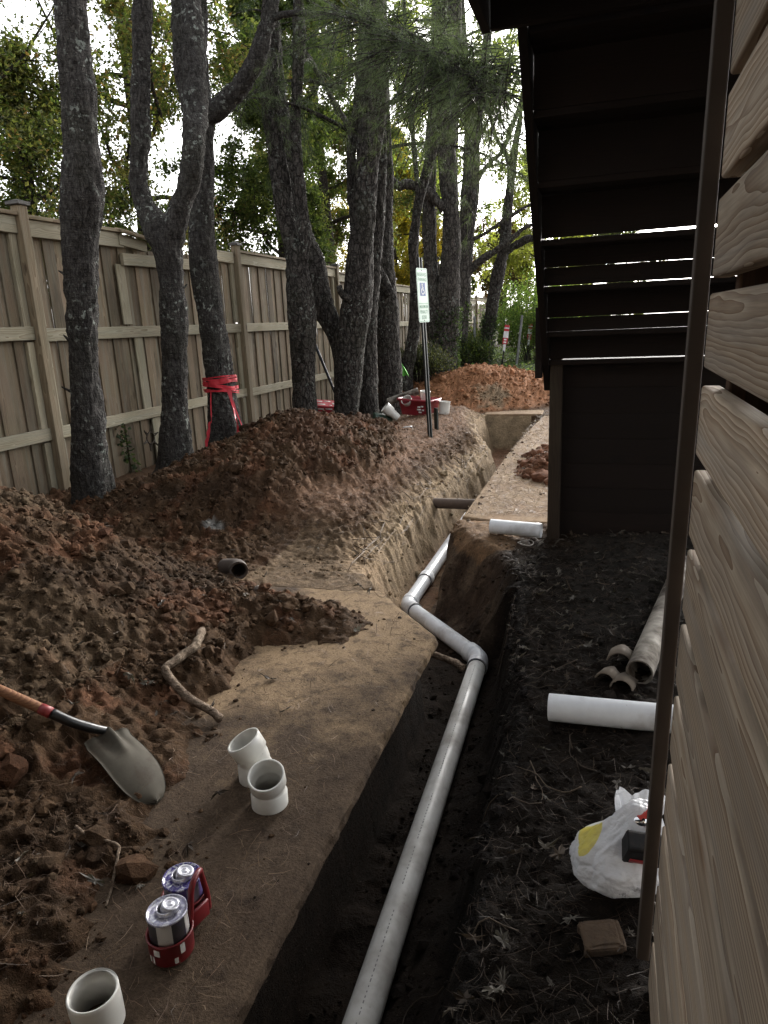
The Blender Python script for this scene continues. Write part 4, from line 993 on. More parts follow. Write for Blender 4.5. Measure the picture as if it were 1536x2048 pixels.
for key, stems in TREES.items():
    lab, bk = LABELS[key]
    b0 = stems[0][0]
    is_pine = key not in 'jk'
    t = empty('pine_tree' if is_pine else 'hardwood_tree', b0[:3], lab, 'tree', 'pines along the fence' if is_pine else None)
    rt = np.random.default_rng(ord(key))
    tops = []
    for si, s in enumerate(stems):
        s = np.array(s)
        d = s[-1, :3] - s[-2, :3]; big = s[-1, 3] > 0.04 and s[-1, 2] > 3.0
        if big:                                                      # carry the stem on above the picture
            d = d / np.linalg.norm(d); d = d * 0.5 + np.array([0, 0, 0.5]); e = s[-1]
            s = np.vstack([s, [*(e[:3] + d * 1.8), e[3] * 0.75], [*(e[:3] + d * 3.8 + np.array([0.1, 0.1, 0.3])), e[3] * 0.35]])
        L = np.sum(np.linalg.norm(np.diff(s[:, :3], axis=0), axis=1))
        dist = b0[1]; n = int(max(14, min(260, L / (0.0042 * dist))))
        Q = catmull(s, n); R = np.clip(np.where(Q[:, 3] > 0.05, Q[:, 3] * 0.95 - 0.007, Q[:, 3]), 0.003, None)
        seg = int(np.clip(2 * math.pi * R.max() / (0.0034 * dist), 8, 56))
        m = MB(); amp = 0.020 if R.max() > 0.07 else R.max() * 0.15
        main = si == 0
        bd = bark_disp(17.0 if dist < 14 else 11.0, amp)
        if main:                                                     # root flare: the foot spreads into buttresses
            def dsp(v, bd=bd, b=s[0], k=rt.integers(4, 6), ph=rt.uniform(0, 6.28)):
                th = np.arctan2(v[..., 1] - b[1], v[..., 0] - b[0])
                return bd(v) + b[3] * 0.55 * np.exp(-np.clip(v[..., 2] - b[2] - 0.03, 0, 9) / 0.17) * (0.45 + 0.55 * np.cos(k * th + ph + 0.7 * np.sin(2 * th)))
        else: dsp = bd
        tube(m, Q[:, :3], R, seg, True, dsp)
        if main:
            trunk = m.build('trunk', BARK[bk], t)
        else:
            m.build('stem' if R.max() > 0.05 else 'branch', BARK[bk], t)
        if main and is_pine:                                         # broken twig stubs up the trunk
            sb = MB()
            for k in range(9):
                c = Q[rt.integers(int(n * 0.12), int(n * 0.8))]; a = rt.uniform(-3.0, 0.4); d = np.array([math.cos(a), math.sin(a), rt.uniform(0.1, 0.7)])
                a0 = c[:3] + d * c[3] * 0.6; L = rt.uniform(0.04, 0.12)
                tube(sb, np.array([a0, a0 + d * L * 0.5, a0 + d * L + np.array([0, 0, 0.02])]), [rt.uniform(0.016, 0.028), 0.013, 0.006], 7)
            sb.build('branch_stubs', BARK[bk], t)['kind'] = 'stuff'
        if big: tops.append(Q[-int(len(Q) * 0.3):, :3])
    if is_pine:                                                      # limbs and needles above and around the frame's top edge
        wood_mb, ned = MB(), MB()
        hi = tops if tops else [np.array(stems[0])[-3:, :3]]
        for T in hi:
            for k in range(7):
                p = T[rt.integers(0, len(T))]; a = rt.uniform(0, 6.28); L = rt.uniform(0.8, 1.8)
                q = np.array([p + np.array([math.cos(a), math.sin(a), 0.25 - 0.5 * u]) * L * u for u in np.linspace(0, 1, 7)])
                tube(wood_mb, q, np.linspace(0.022, 0.006, 7), 6)
                grow_needles(ned, q, rt, 9, 0.55, 0.1, 22, 0.14, 0.004, None)
        wood_mb.build('limbs', BARK[bk], t)['kind'] = 'stuff'
        ned.build('crown', M_NEEDLE, t, smooth=False)
    if key == 'c':
        ned, tw = MB(), MB()
        for si, nn, reach in ((3, 260, 1.15), (4, 230, 1.25)):
            Q = catmull(np.array(stems[si])[:, :3], 40)
            grow_needles(ned, Q[4:], rt, nn, reach, 0.35, 17, 0.15, 0.0022, tw, (0.075, 0.100, 0.055))
        tw.build('twigs', BARK[1], t)['kind'] = 'stuff'
        ned.build('needle_sprays', M_NEEDLE, t, smooth=False)['kind'] = 'stuff'
    if key in 'egi':                                                 # lower limbs with hanging sprays
        ned, tw = MB(), MB()
        y0 = b0[1]
        for (xa, za, dx, dy, dz, nn) in {'e': ((-3.7, 4.9, -1.3, -1.0, -0.3, 46), (-3.6, 5.2, 1.7, -0.6, -0.6, 110), (-3.7, 4.4, -0.9, -1.6, 0.1, 36)),
                                         'g': ((-3.7, 5.0, 2.4, -0.3, -0.7, 90), (-3.7, 5.6, 1.5, 0.9, 0.2, 50), (-3.6, 4.4, 2.2, 0.9, -0.5, 40)),
                                         'i': ((-3.4, 6.2, 2.9, -0.6, -0.9, 75), (-3.4, 5.4, 2.3, 1.0, -0.5, 45), (-3.4, 7.0, 2.8, -1.5, -0.4, 60))}[key]:
            q = np.array([(xa + dx * u, y0 + dy * u, za + dz * u * u + 0.15 * math.sin(3 * u)) for u in np.linspace(0, 1, 14)])
            tube(tw, q, np.linspace(0.03, 0.008, 14), 6)
            grow_needles(ned, q[2:], rt, nn, 1.15, 0.25, 15, 0.16, 0.0032, tw, (0.080, 0.105, 0.058))
        tw.build('twigs', BARK[1], t)['kind'] = 'stuff'
        ned.build('needle_sprays', M_NEEDLE, t, smooth=False)['kind'] = 'stuff'

# ------------------------------------------------------------------ broadleaved trees behind the fence
M_LEAF = leaf_mat('broad_leaves', 0.52)
M_BARKB = bark_mat('brown_bark', (0.05, 0.04, 0.032), (0.12, 0.10, 0.08), 0.25)
GREEN = [(0.075, 0.105, 0.040), (0.105, 0.135, 0.052), (0.052, 0.075, 0.032)]
OLIVE = [(0.155, 0.170, 0.070), (0.115, 0.135, 0.055), (0.19, 0.175, 0.075)]
RUST = [(0.20, 0.125, 0.070), (0.13, 0.125, 0.06), (0.17, 0.165, 0.075), (0.23, 0.165, 0.085)]
YELLOW = [(0.42, 0.31, 0.05), (0.34, 0.28, 0.06), (0.22, 0.21, 0.05)]
LEAF_MORE = 2.0
def leafy_tree(name, label, x, y, h, spread, n, size, pal, seed, tr=0.16, z0=0.3, lean=(0, 0), limbs=22, group='trees beyond the fence', gather=0.15):
    r = np.random.default_rng(seed); zb = float(terrain(np.array([x]), np.array([y]))[0][0]) - 0.1; n = int(n * LEAF_MORE)
    t = empty(name, (x, y, zb), label, 'tree', group)
    wood_mb = MB(); lv = MB()
    P = np.array([(x + lean[0] * u + 0.18 * math.sin(4 * u + seed), y + lean[1] * u + 0.15 * math.cos(5 * u + seed), zb + h * u) for u in np.linspace(0, 1, 14)])
    m = MB(); tube(m, P, tr * (1 - 0.85 * np.linspace(0, 1, 14)), 10, True, bark_disp(9.0, tr * 0.08)); m.build('trunk', M_BARKB, t)
    tips = []
    for k in range(limbs):
        u = z0 + (0.97 - z0) * (k + r.random()) / limbs; p = P[int(u * 13)] + (P[min(13, int(u * 13) + 1)] - P[int(u * 13)]) * (u * 13 % 1)
        a = k * 2.4 + r.normal() * 0.4; prof = math.sin(math.pi * min(1, 0.25 + 0.8 * (u - z0) / (1 - z0))) ** 0.7
        L = spread * prof * r.uniform(0.65, 1.1); el = r.uniform(0.1, 0.75)
        q = [p]
        d = np.array([math.cos(a) * math.cos(el), math.sin(a) * math.cos(el), math.sin(el)])
        for s in range(6): d = d + 0.22 * r.normal(size=3); d /= np.linalg.norm(d); q.append(q[-1] + d * L / 6)
        q = np.array(q); tube(wood_mb, q, np.linspace(tr * 0.36 * (1 - 0.6 * u), 0.008, 7), 5, False)
        for s in range(9):
            b = q[r.integers(2, 7)]; e = r.normal(size=3); e /= np.linalg.norm(e); tl = L * r.uniform(0.15, 0.38)
            w = np.array([b + e * tl * v + np.array([0, 0, -0.1 * tl * v * v]) for v in np.linspace(0, 1, 4)])
            tube(wood_mb, w, np.linspace(0.012, 0.004, 4), 3, False)
            tips += [w[1], w[2], w[3], w[3]]
    tips = np.array(tips); C = tips[r.integers(0, len(tips), n)] + r.normal(size=(n, 3)) * gather * r.uniform(0.4, 1.3, (n, 1))
    pal = np.array(pal); clump = (fbm(C[:, 0] * 0.9, C[:, 1] * 0.9, C[:, 2] * 0.9, seed=seed) * 1.7 - 0.35)
    idx = np.clip((clump + 0.35 * r.normal(size=n)) * len(pal), 0, len(pal) - 1).astype(int)
    col = pal[idx] * r.uniform(0.65, 1.3, (n, 1))
    leaves(lv, C, 1.22 * size * r.uniform(0.6, 1.25, n), col, 0.2, 0.6, r)
    wood_mb.build('limbs', M_BARKB, t)['kind'] = 'stuff'
    lv.build('crown', M_LEAF, t, smooth=False)
    return t
leafy_tree('hardwood_tree', 'rust and olive leaved tree behind the fence beside the nearest pine', -8.2, 7.6, 7.4, 2.9, 17000, 0.062, OLIVE + GREEN + RUST[:2], 3, 0.2, 0.30, (-1.5, 1.0))
leafy_tree('hardwood_tree', 'bushy dark green tree low behind the left end of the fence', -9.6, 10.6, 6.0, 2.4, 18000, 0.075, GREEN + OLIVE, 4, 0.16, 0.35)
leafy_tree('hardwood_tree', 'bronze leaved tree seen between the nearest pine and the forked pine', -8.6, 12.4, 11.5, 3.4, 21000, 0.075, GREEN + OLIVE + RUST[:2], 5, 0.2, 0.25)
leafy_tree('hardwood_tree', 'dense dark evergreen oak behind the taped pine', -8.0, 17.2, 9.0, 3.0, 36000, 0.085, GREEN + GREEN + OLIVE[:1], 6, 0.2, 0.28)
leafy_tree('hardwood_tree', 'olive and orange leaved tree behind the slim split pine', -8.6, 22.0, 13.0, 3.8, 36000, 0.10, GREEN[:2] + OLIVE + RUST[:2], 7, 0.22, 0.32)
leafy_tree('hardwood_tree', 'yellow leaved maple far behind the fence left of the parking sign', -7.7, 27.0, 8.5, 2.4, 20000, 0.11, YELLOW, 8, 0.16, 0.26)
leafy_tree('hardwood_tree', 'tall thin-crowned green tree far behind the crooked stem', -7.0, 31.0, 15.0, 4.0, 13000, 0.13, [(0.24, 0.27, 0.09), (0.19, 0.23, 0.08), (0.13, 0.17, 0.06)], 9, 0.22, 0.3)
leafy_tree('hardwood_tree', 'tall loose tree whose top leaves show right of the twin-stemmed pine', -4.6, 23.5, 13.5, 3.4, 6500, 0.11, [(0.26, 0.29, 0.09), (0.20, 0.24, 0.08), (0.14, 0.18, 0.06)], 10, 0.14, 0.38)
leafy_tree('hardwood_tree', 'red brown shrubby tree beyond the end of the fence', -5.0, 37.0, 6.0, 2.6, 14000, 0.13, [(0.11, 0.05, 0.03), (0.08, 0.05, 0.03), (0.07, 0.07, 0.03)], 11, 0.14, 0.15)
leafy_tree('hardwood_tree', 'thin yellow green tree above the green bush beside the staircase', -2.6, 27.0, 7.0, 2.4, 12000, 0.10, [(0.28, 0.29, 0.08), (0.20, 0.22, 0.07)], 12, 0.12, 0.2)
leafy_tree('hardwood_tree', 'wide olive tree on the skyline beyond the leaning ivy-footed tree', -1.5, 44.0, 8.0, 4.5, 16000, 0.17, OLIVE + GREEN, 13, 0.2, 0.12)
leafy_tree('hardwood_tree', 'wide dark tree on the skyline far behind the yellow maple', -10.5, 46.0, 10.0, 5.0, 16000, 0.18, GREEN + OLIVE, 14, 0.2, 0.12)

def bush(name, label, x, y, rx, rz, n, size, pal, seed, up=0.75):
    r = np.random.default_rng(seed); zb = gz(x, y)
    t = empty(name, (x, y, zb), label, 'bush'); m = MB(); C = []
    for k in range(46):
        a = r.uniform(0, 6.28); rad = rx * math.sqrt(r.random()) * 0.9; hh = rz * (1 - 0.55 * (rad / rx) ** 2) * r.uniform(0.65, 1.05)
        p0 = np.array([x + 0.3 * rad * math.cos(a), y + 0.3 * rad * math.sin(a), zb - 0.05]); p1 = np.array([x + rad * math.cos(a), y + rad * math.sin(a), zb + hh])
        q = np.array([p0 * (1 - u) + p1 * u + np.array([0, 0, 0.25 * math.sin(3.1 * u)]) for u in np.linspace(0, 1, 7)])
        tube(m, q, np.linspace(0.012, 0.003, 7), 4, False); C += list(q[2:])
    m.build('stems', M_BARKB, t)['kind'] = 'stuff'
    C = np.array(C); C = C[r.integers(0, len(C), n)] + r.normal(size=(n, 3)) * np.array([0.18, 0.18, 0.16]) * rx / 1.4
    C[:, 2] = np.maximum(C[:, 2], zb + 0.02)
    pal = np.array(pal); col = pal[r.integers(0, len(pal), n)] * r.uniform(0.6, 1.35, (n, 1))
    lv = MB(); leaves(lv, C, size * r.uniform(0.6, 1.3, n), col, 0.15, 0.5, r); lv.build('foliage', M_LEAF, t, smooth=False)
    return t
bush('green_bush', 'big bright green bush behind the stakes beside the staircase', -1.95, 21.0, 1.5, 2.5, 26000, 0.075, [(0.14, 0.21, 0.06), (0.10, 0.165, 0.05), (0.19, 0.25, 0.08)], 51)
bush('green_bush', 'low dark bush at the foot of the leaning tree', -3.3, 18.0, 0.75, 0.8, 5000, 0.07, [(0.05, 0.07, 0.025), (0.09, 0.11, 0.03), (0.03, 0.05, 0.02)], 52)
bush('green_bush', 'tangled shrub at the foot of the twin-stemmed pine behind the sign post', -3.75, 14.6, 0.75, 0.75, 6500, 0.055, [(0.05, 0.055, 0.03), (0.08, 0.08, 0.045), (0.03, 0.04, 0.02)], 53)
bush('green_bush', 'dark shrub far right beside the stair post', -0.9, 24.0, 1.3, 1.9, 9000, 0.09, [(0.035, 0.06, 0.02), (0.05, 0.07, 0.025)], 54)
bush('green_bush', 'yellow green shrub between the twin-stemmed pine and the leaning tree', -3.75, 20.5, 0.8, 1.1, 5000, 0.07, [(0.16, 0.17, 0.04), (0.07, 0.10, 0.03)], 55)
r5 = np.random.default_rng(77)                                       # ivy spreading over the ground beyond the clay pile
n = 15000
C = np.column_stack([r5.uniform(-5.0, 0.2, n), r5.uniform(15.8, 30, n), np.zeros(n)])
C[:, 2] = terrain(C[:, 0], C[:, 1])[0] + 0.03 + 0.22 * r5.random(n) * fbm(C[:, 0] * 1.5, C[:, 1] * 1.5, seed=4)
keep = (C[:, 0] < -0.75 - 0.03 * (C[:, 1] - 16)); C = C[keep]; n = len(C)
mb = MB(); leaves(mb, C, r5.uniform(0.05, 0.10, n), np.array([(0.075, 0.115, 0.05), (0.13, 0.17, 0.075), (0.05, 0.08, 0.035)])[r5.integers(0, 3, n)] * r5.uniform(0.6, 1.4, (n, 1)), 0.75, 0.8, r5)
tag(mb.build('ground_ivy', M_LEAF, smooth=False), 'ivy spreading over the ground beyond the clay pile', kind='stuff')
def ivy_on(label, P, R, n, seed, size=0.05):
    r = np.random.default_rng(seed); P = np.asarray(P); m = MB()
    i = r.integers(0, len(P), n); a = r.uniform(0, 6.28, n)
    C = P[i] + np.column_stack([np.cos(a), np.sin(a), np.zeros(n)]) * (np.asarray(R)[i] + r.uniform(0.0, 0.06, n))[:, None]
    C[:, 2] += r.uniform(-.12, .12, n)
    leaves(m, C, size * r.uniform(0.6, 1.3, n), np.array((0.05, 0.07, 0.04)) * r.uniform(0.5, 1.6, (n, 1)), 0.1, 0.85, r)
    return tag(m.build('climbing_ivy', M_LEAF, smooth=False, loc=P[0]), label, 'ivy')
for key, hi, n, lab in (('i', 1.9, 1700, 'ivy climbing the foot of the twin-stemmed pine'), ('k', 1.7, 1300, 'ivy climbing the foot of the leaning tree'), ('j', 2.1, 900, 'ivy climbing the pale furrowed trunk')):
    Q = catmull(np.array(TREES[key][0]), 60); Q = Q[Q[:, 2] < hi]
    ivy_on(lab, Q[:, :3], Q[:, 3], n, 60 + n, 0.065)
Q = np.array([(FX - 0.03, 6.74 + 0.05 * math.sin(z * 9) + 0.13 * z * 0.0, z) for z in np.linspace(-0.05, 0.66, 30)])
ivy_on('dark ivy strand climbing the fence boards beside the metal sun ornament', Q, np.full(30, 0.03), 150, 9, 0.06)
# ------------------------------------------------------------------ small objects
def shell(mb, P, Ro, Ri, seg=32):
    """open-ended pipe wall with real thickness along a path"""
    P = np.asarray(P, float); n = len(P); Ro = np.broadcast_to(np.asarray(Ro, float), (n,)); Ri = np.broadcast_to(np.asarray(Ri, float), (n,))
    T, U, W = frames(P); a = np.linspace(0, 2 * np.pi, seg, endpoint=False)
    d = U[:, None, :] * np.cos(a)[None, :, None] + W[:, None, :] * np.sin(a)[None, :, None]
    loop_P = np.concatenate([P, P[::-1], P[:1]]); R = np.concatenate([Ro, Ri[::-1], Ro[:1]]); D = np.concatenate([d, d[::-1], d[:1]])
    v = loop_P[:, None, :] + D * R[:, None, None]; m = len(loop_P)
    i = np.arange(m - 1)[:, None] * seg; j = np.arange(seg)[None, :]; j2 = (j + 1) % seg
    mb.add(v.reshape(-1, 3), np.stack([i + j, i + j2, i + seg + j2, i + seg + j], -1).reshape(-1, 4)); return mb

def ringband(mb, p, ax, r, w=0.006, t=0.0015, seg=36):
    p = np.asarray(p, float); ax = np.asarray(ax, float) / np.linalg.norm(ax)
    shell(mb, np.array([p - ax * w / 2, p, p + ax * w / 2]), r + t, r - 0.002, seg); return mb

M_PVC = pvc_mat('white_pvc', (0.64, 0.66, 0.69))
M_PVCD = pvc_mat('dusty_pvc', (0.58, 0.58, 0.57), 0.55, 0.46, 0.38)
M_PVCX = pvc_mat('muddy_pvc', (0.30, 0.275, 0.235), 1.0, 0.36, 0.7, (0.035, 0.024, 0.017))
M_FIT = pvc_mat('clean_pvc', (0.62, 0.61, 0.57), 0.30, 0.56, 0.28, (0.2, 0.15, 0.1))
M_PRIMER = plain('purple_primer', (0.022, 0.018, 0.035), 0.4)
run = empty('drain_pipe', (-0.72, 4.17, -0.5), 'long white drain pipe lying in the trench with two angled elbows', 'pipe')
A, B, Cc, D = (np.array(p) for p in ((-0.640, 0.2, -0.495), (-0.722, 4.17, -0.5), (-1.425, 4.94, -0.5), (-1.43, 7.6, -0.5)))
def seg_pipe(p, q, name='pipe', mat=M_PVC, r=0.0572):
    m = MB(); shell(m, np.linspace(p, q, 8), r, r - 0.006, 40)
    o = m.build(name, mat, run, loc=(np.array(p) + q) / 2)
    return o
def unit(v): return v / np.linalg.norm(v)
u1, u2, u3 = unit(B - A), unit(Cc - B), unit(D - Cc)
seg_pipe(A, B - u1 * 0.06, mat=M_PVCD); seg_pipe(B + u2 * 0.06, Cc - u2 * 0.06); seg_pipe(Cc + u3 * 0.06, D)
for p, a, b in ((B, u1, u2), (Cc, u2, u3)):
    path = [p - a * t for t in (0.125, 0.07, 0.045)] + [p * 1.0 - a * 0.012 + b * 0.012] + [p + b * t for t in (0.045, 0.07, 0.125)]
    m = MB(); shell(m, catmull(path, 26), np.interp(np.linspace(0, 1, 26), [0, .24, .26, .74, .76, 1], [0.0665, 0.0665, 0.061, 0.061, 0.0665, 0.0665]), 0.056, 36)
    e = m.build('elbow_fitting', M_PVC, run, loc=p)
    rb = MB(); ringband(rb, p - a * 0.128, a, 0.0585); rb.build('joint_ring', M_PRIMER, e)
    rb = MB(); ringband(rb, p + b * 0.128, b, 0.0585); rb.build('joint_ring', M_PRIMER, e)
pc = np.array([-1.4265, 5.56, -0.5])
m = MB(); shell(m, np.array([pc - u3 * 0.05, pc, pc + u3 * 0.05]), 0.0655, 0.0565, 36); cp = m.build('coupling', M_PVC, run, loc=pc)
m = MB(); ringband(m, pc - u3 * 0.053, u3, 0.0585); m.build('joint_ring', M_PRIMER, cp)
pr = MB()                                                            # the faint printed line along the pipe
for k in range(150):
    y0 = 1.2 + k * 0.0195
    if vn(np.array([k * 0.37]), np.array([0.5]), seed=3)[0] < 0.36 or y0 > 3.95: continue
    L = 0.006 + 0.008 * _h(np.array([k]), np.array([1]), np.array([2]), 4)[0]
    th = math.radians(88); x = np.interp(y0, [0.2, 4.17], [A[0], B[0]]); r = 0.0575
    for dth in (-0.02, 0.02):
        pass
    a0, a1 = th - 0.035, th + 0.035
    q = [(x + r * math.cos(a), y, -0.4965 + r * math.sin(a)) for y, a in ((y0, a0), (y0 + L, a0), (y0 + L, a1), (y0, a1))]
    pr.add(q, [np.array([[0, 1, 2, 3]])])
pr.build('printed_line', plain('grey_print', (0.16, 0.16, 0.17), 0.6), run)['kind'] = 'stuff'

def loose_pipe(name, label, p, q, r, mat, wall=0.006, group=None):
    t = MB(); shell(t, np.linspace(np.array(p, float), np.array(q, float), 10), r, r - wall, 40)
    return tag(t.build(name, mat, None, loc=(np.array(p) + np.array(q)) / 2), label, 'pipe', group)
loose_pipe('pipe_offcut', 'short white pipe offcut lying crosswise on the path edge by the stair post', (-0.83, 5.36, 0.060), (-0.43, 5.32, 0.052), 0.0572, M_PVC)
loose_pipe('pipe_offcut', 'clean white pipe poking out from behind the plank wall trim', (-0.178, 2.735, 0.046), (0.62, 2.70, 0.082), 0.0572, M_PVC)
loose_pipe('old_pipe', 'long mud-caked old pipe lying along the ground behind the trim', (0.195, 3.06, 0.082), (0.52, 4.55, 0.10), 0.0600, M_PVCX, 0.007)
loose_pipe('old_pipe', 'brown old pipe crossing the trench between its banks', (-2.1, 6.9, -0.17), (-1.0, 7.0, -0.20), 0.055, plain('old_clay_pipe', (0.09, 0.062, 0.046), 0.85, 0, 0.4, 20), 0.01)
def shard(loc, rz, r, L, arc, label):
    m = MB(); a = np.linspace(0, arc, 12); P = []
    for s, rr in ((0, r), (0, r - 0.007), (1, r - 0.007), (1, r)):
        P.append(np.column_stack([np.full(12, (s - 0.5) * L) + (0.012 * np.sin(a * 5 + s) if s else 0), rr * np.cos(a + (math.pi - arc) / 2), rr * np.sin(a + (math.pi - arc) / 2) * 0.95]))
    v = np.concatenate(P); q = []
    for s in range(4):
        for j in range(11): q.append((s * 12 + j, s * 12 + j + 1, ((s + 1) % 4) * 12 + j + 1, ((s + 1) % 4) * 12 + j))
    v = xf(Matrix.Translation(loc) @ Matrix.Rotation(rz, 4, 'Z') @ Matrix.Rotation(0.15, 4, 'Y'), v)
    m.add(v, np.array(q)); tag(m.build('pipe_shard', plain('brown_shard', (0.16, 0.13, 0.10), 0.8, 0, 0.4, 22), None, loc=loc), label, 'pipe shard', 'broken pipe shards')
shard((0.062, 3.08, 0.022), 1.25, 0.050, 0.10, 2.6, 'small broken pipe shard, the leftmost of the three beside the muddy pipe')
shard((0.120, 3.26, 0.034), 1.45, 0.062, 0.13, 2.7, 'broken pipe shard lying hindmost beside the muddy pipe')
shard((0.128, 3.03, 0.020), 1.35, 0.052, 0.10, 2.9, 'broken pipe shard lying right against the open end of the muddy pipe')

def fitting(label, base, ax0, ax1, h0, h1, mid):
    base = np.array(base); a0, a1 = unit(np.array(ax0, float)), unit(np.array(ax1, float))
    p1 = base + a0 * h0; k = p1 + a0 * mid; p2 = k + a1 * mid; p3 = p2 + a1 * h1
    P = np.array([base, p1 - a0 * 0.002, p1 + a0 * 0.004, k - a0 * 0.008, k + a1 * 0.008, p2 - a1 * 0.004, p2 + a1 * 0.002, p3 - a1 * 0.002, p3])
    Ro = np.array([.0655, .0655, .0585, .0585, .0585, .0585, .0660, .0660, .0650]); Ri = np.array([.0575, .0575, .0500, .0500, .0500, .0500, .0580, .0585, .0590])
    t = MB(); shell(t, P, Ro, Ri, 44); return tag(t.build('elbow_fitting', M_FIT, None, loc=base), label, 'pipe fitting')
fitting('white angled pipe fitting standing in front of its taller twin on the slab', (-1.103, 1.935, -0.004), (0.02, 0.02, 1), (0.10, -0.36, 0.93), 0.050, 0.052, 0.020)
fitting('taller white angled pipe fitting leaning left behind its twin on the slab', (-1.222, 2.062, -0.004), (0.0, 0.0, 1), (-0.40, -0.14, 0.9), 0.062, 0.060, 0.026)
m = MB(); shell(m, np.array([(-1.150, 1.072, -0.01), (-1.148, 1.068, 0.05), (-1.145, 1.062, 0.104), (-1.145, 1.062, 0.107)]), [.0605, .061, .061, .0595], [.0535, .0535, .054, .0555], 44)
tag(m.build('pipe_coupling', M_FIT, None, loc=(-1.15, 1.07, 0)), 'white pipe coupling standing upright at the bottom left edge of the slab', 'pipe fitting')

# cans in their red carrier
def can_label(name, a, b):
    t = NT(name); co = t.coord()
    ang = t.n('ShaderNodeSeparateXYZ', {0: co}).outputs
    at = t.math('ARCTAN2', ang[1], ang[0])
    st = t.ramp(t.math('FRACT', t.math('MULTIPLY', at, 0.64)), [(0.0, 0.0), (0.48, 0.0), (0.5, 1.0), (1.0, 1.0)], 'CONSTANT')
    c = t.mix(st, a, b)
    c = t.mix(t.ramp(t.noise(co, 40, 6, 0.6), [(0.55, 0.0), (0.7, 0.6)]), c, (0.04, 0.02, 0.09))
    return t.fin(c, 0.45)
def lid_mat(name, stain):
    t = NT(name); co = t.coord()
    d = t.ramp(t.noise(co, 55, 7, 0.66, 1.4), [(0.40, 0.0), (0.56, 1.0)])
    f = t.math('MULTIPLY', d, stain)
    c = t.mix(f, (0.62, 0.62, 0.64), (0.035, 0.02, 0.16))
    return t.fin(c, t.math('ADD', 0.28, t.math('MULTIPLY', f, 0.25)), None, t.math('SUBTRACT', 0.85, t.math('MULTIPLY', f, 0.7)))
M_CAP2 = lid_mat('white_metal_cap', 0.35)
def can(x, y, label, stain, a, b):
    t = empty('solvent_can', (x, y, 0.012), label, 'can')
    M = Matrix.Translation((x, y, 0.012))
    lathe_b = MB(); lathe(lathe_b, [(0.0, 0.0), (0.050, 0.0), (0.053, 0.003), (0.053, 0.118)], M, 40); lathe_b.build('body', can_label('can_print_%s' % stain, a, b), t)
    l = MB(); lathe(l, [(0.053, 0.117), (0.0555, 0.119), (0.0555, 0.124), (0.052, 0.1245), (0.050, 0.119), (0.042, 0.1208), (0.0280, 0.1235), (0.0280, 0.1225)], M, 40); l.build('lid', lid_mat('can_lid_%s' % stain, stain), t)
    n = MB(); lathe(n, [(0.0285, 0.1215), (0.0285, 0.134), (0.0262, 0.1355), (0.0240, 0.133), (0.0240, 0.110), (0.0, 0.109)], M, 30); n.build('neck', M_CAP2, t)
    c = MB(); Mc = Matrix.Translation((x + 0.009, y + 0.006, 0.147)) @ Matrix.Rotation(0.22, 4, 'Y') @ Matrix.Rotation(-0.10, 4, 'X')
    lathe(c, [(0.0235, -0.018), (0.0250, -0.014), (0.0250, 0.004), (0.0235, 0.0075), (0.0185, 0.0080), (0.0160, 0.0055), (0.0080, 0.0058), (0.006, 0.0078), (0.0, 0.0080)], Mc, 32); c.build('cap', M_CAP2, t)
    return t
can(-1.090, 1.300, 'silver-topped glue can in the front cup of the red carrier', 0.62, (0.42, 0.40, 0.38), (0.03, 0.028, 0.03))
can(-1.118, 1.416, 'purple-stained primer can in the rear cup of the red carrier', 1.35, (0.07, 0.05, 0.16), (0.16, 0.15, 0.18))
M_RED = plain('red_plastic', (0.15, 0.011, 0.014), 0.38, 0, 0.3, 20, (0.05, 0.02, 0.02), 0.4)
M_WHITEP = plain('white_print', (0.60, 0.58, 0.55), 0.5)
car = empty('can_carrier', (-1.10, 1.36, 0.0), 'red plastic carrier holding the two glue cans', 'carrier')
for x, y, h in ((-1.090, 1.300, 0.072), (-1.118, 1.416, 0.080)):
    m = MB(); lathe(m, [(0.0, 0.002), (0.058, 0.002), (0.060, 0.006), (0.0615, h - 0.006), (0.064, h - 0.004), (0.064, h), (0.0595, h), (0.0575, h - 0.01), (0.0560, 0.010), (0.0, 0.009)], Matrix.Translation((x, y, 0)), 40)
    cupo = m.build('cup', M_RED, car)
    mk = MB()
    for a0, z0, w, hh in ((-1.75, 0.040, 0.30, 0.020), (-2.05, 0.014, 0.10, 0.020), (-1.85, 0.014, 0.10, 0.022), (-0.55, 0.035, 0.22, 0.03), (-0.85, 0.012, 0.16, 0.018)):
        aa = np.linspace(a0, a0 + w, 5); r = 0.0626
        v = np.concatenate([np.column_stack([x + r * np.cos(aa), y + r * np.sin(aa), np.full(5, z)]) for z in (z0, z0 + hh)])
        mk.add(v, np.array([(k, k + 1, k + 6, k + 5) for k in range(4)]))
    mk.build('print', M_WHITEP, cupo)['kind'] = 'stuff'
m = MB(); hp = catmull([(-1.054, 1.335, 0.035), (-1.048, 1.345, 0.10), (-1.042, 1.352, 0.165), (-1.042, 1.375, 0.186), (-1.046, 1.405, 0.182), (-1.052, 1.418, 0.155), (-1.046, 1.424, 0.09), (-1.050, 1.430, 0.03)], 40)
tube(m, hp, 0.0085, 10); m.build('handle', M_RED, car)
m = MB(); rbox(m, (0.075, 0.010, 0.055), mat3((-1.048, 1.378, 0.055), (0.25, 1, 0), (0.05, 0, 1)), 0.004); m.build('web', M_RED, car)

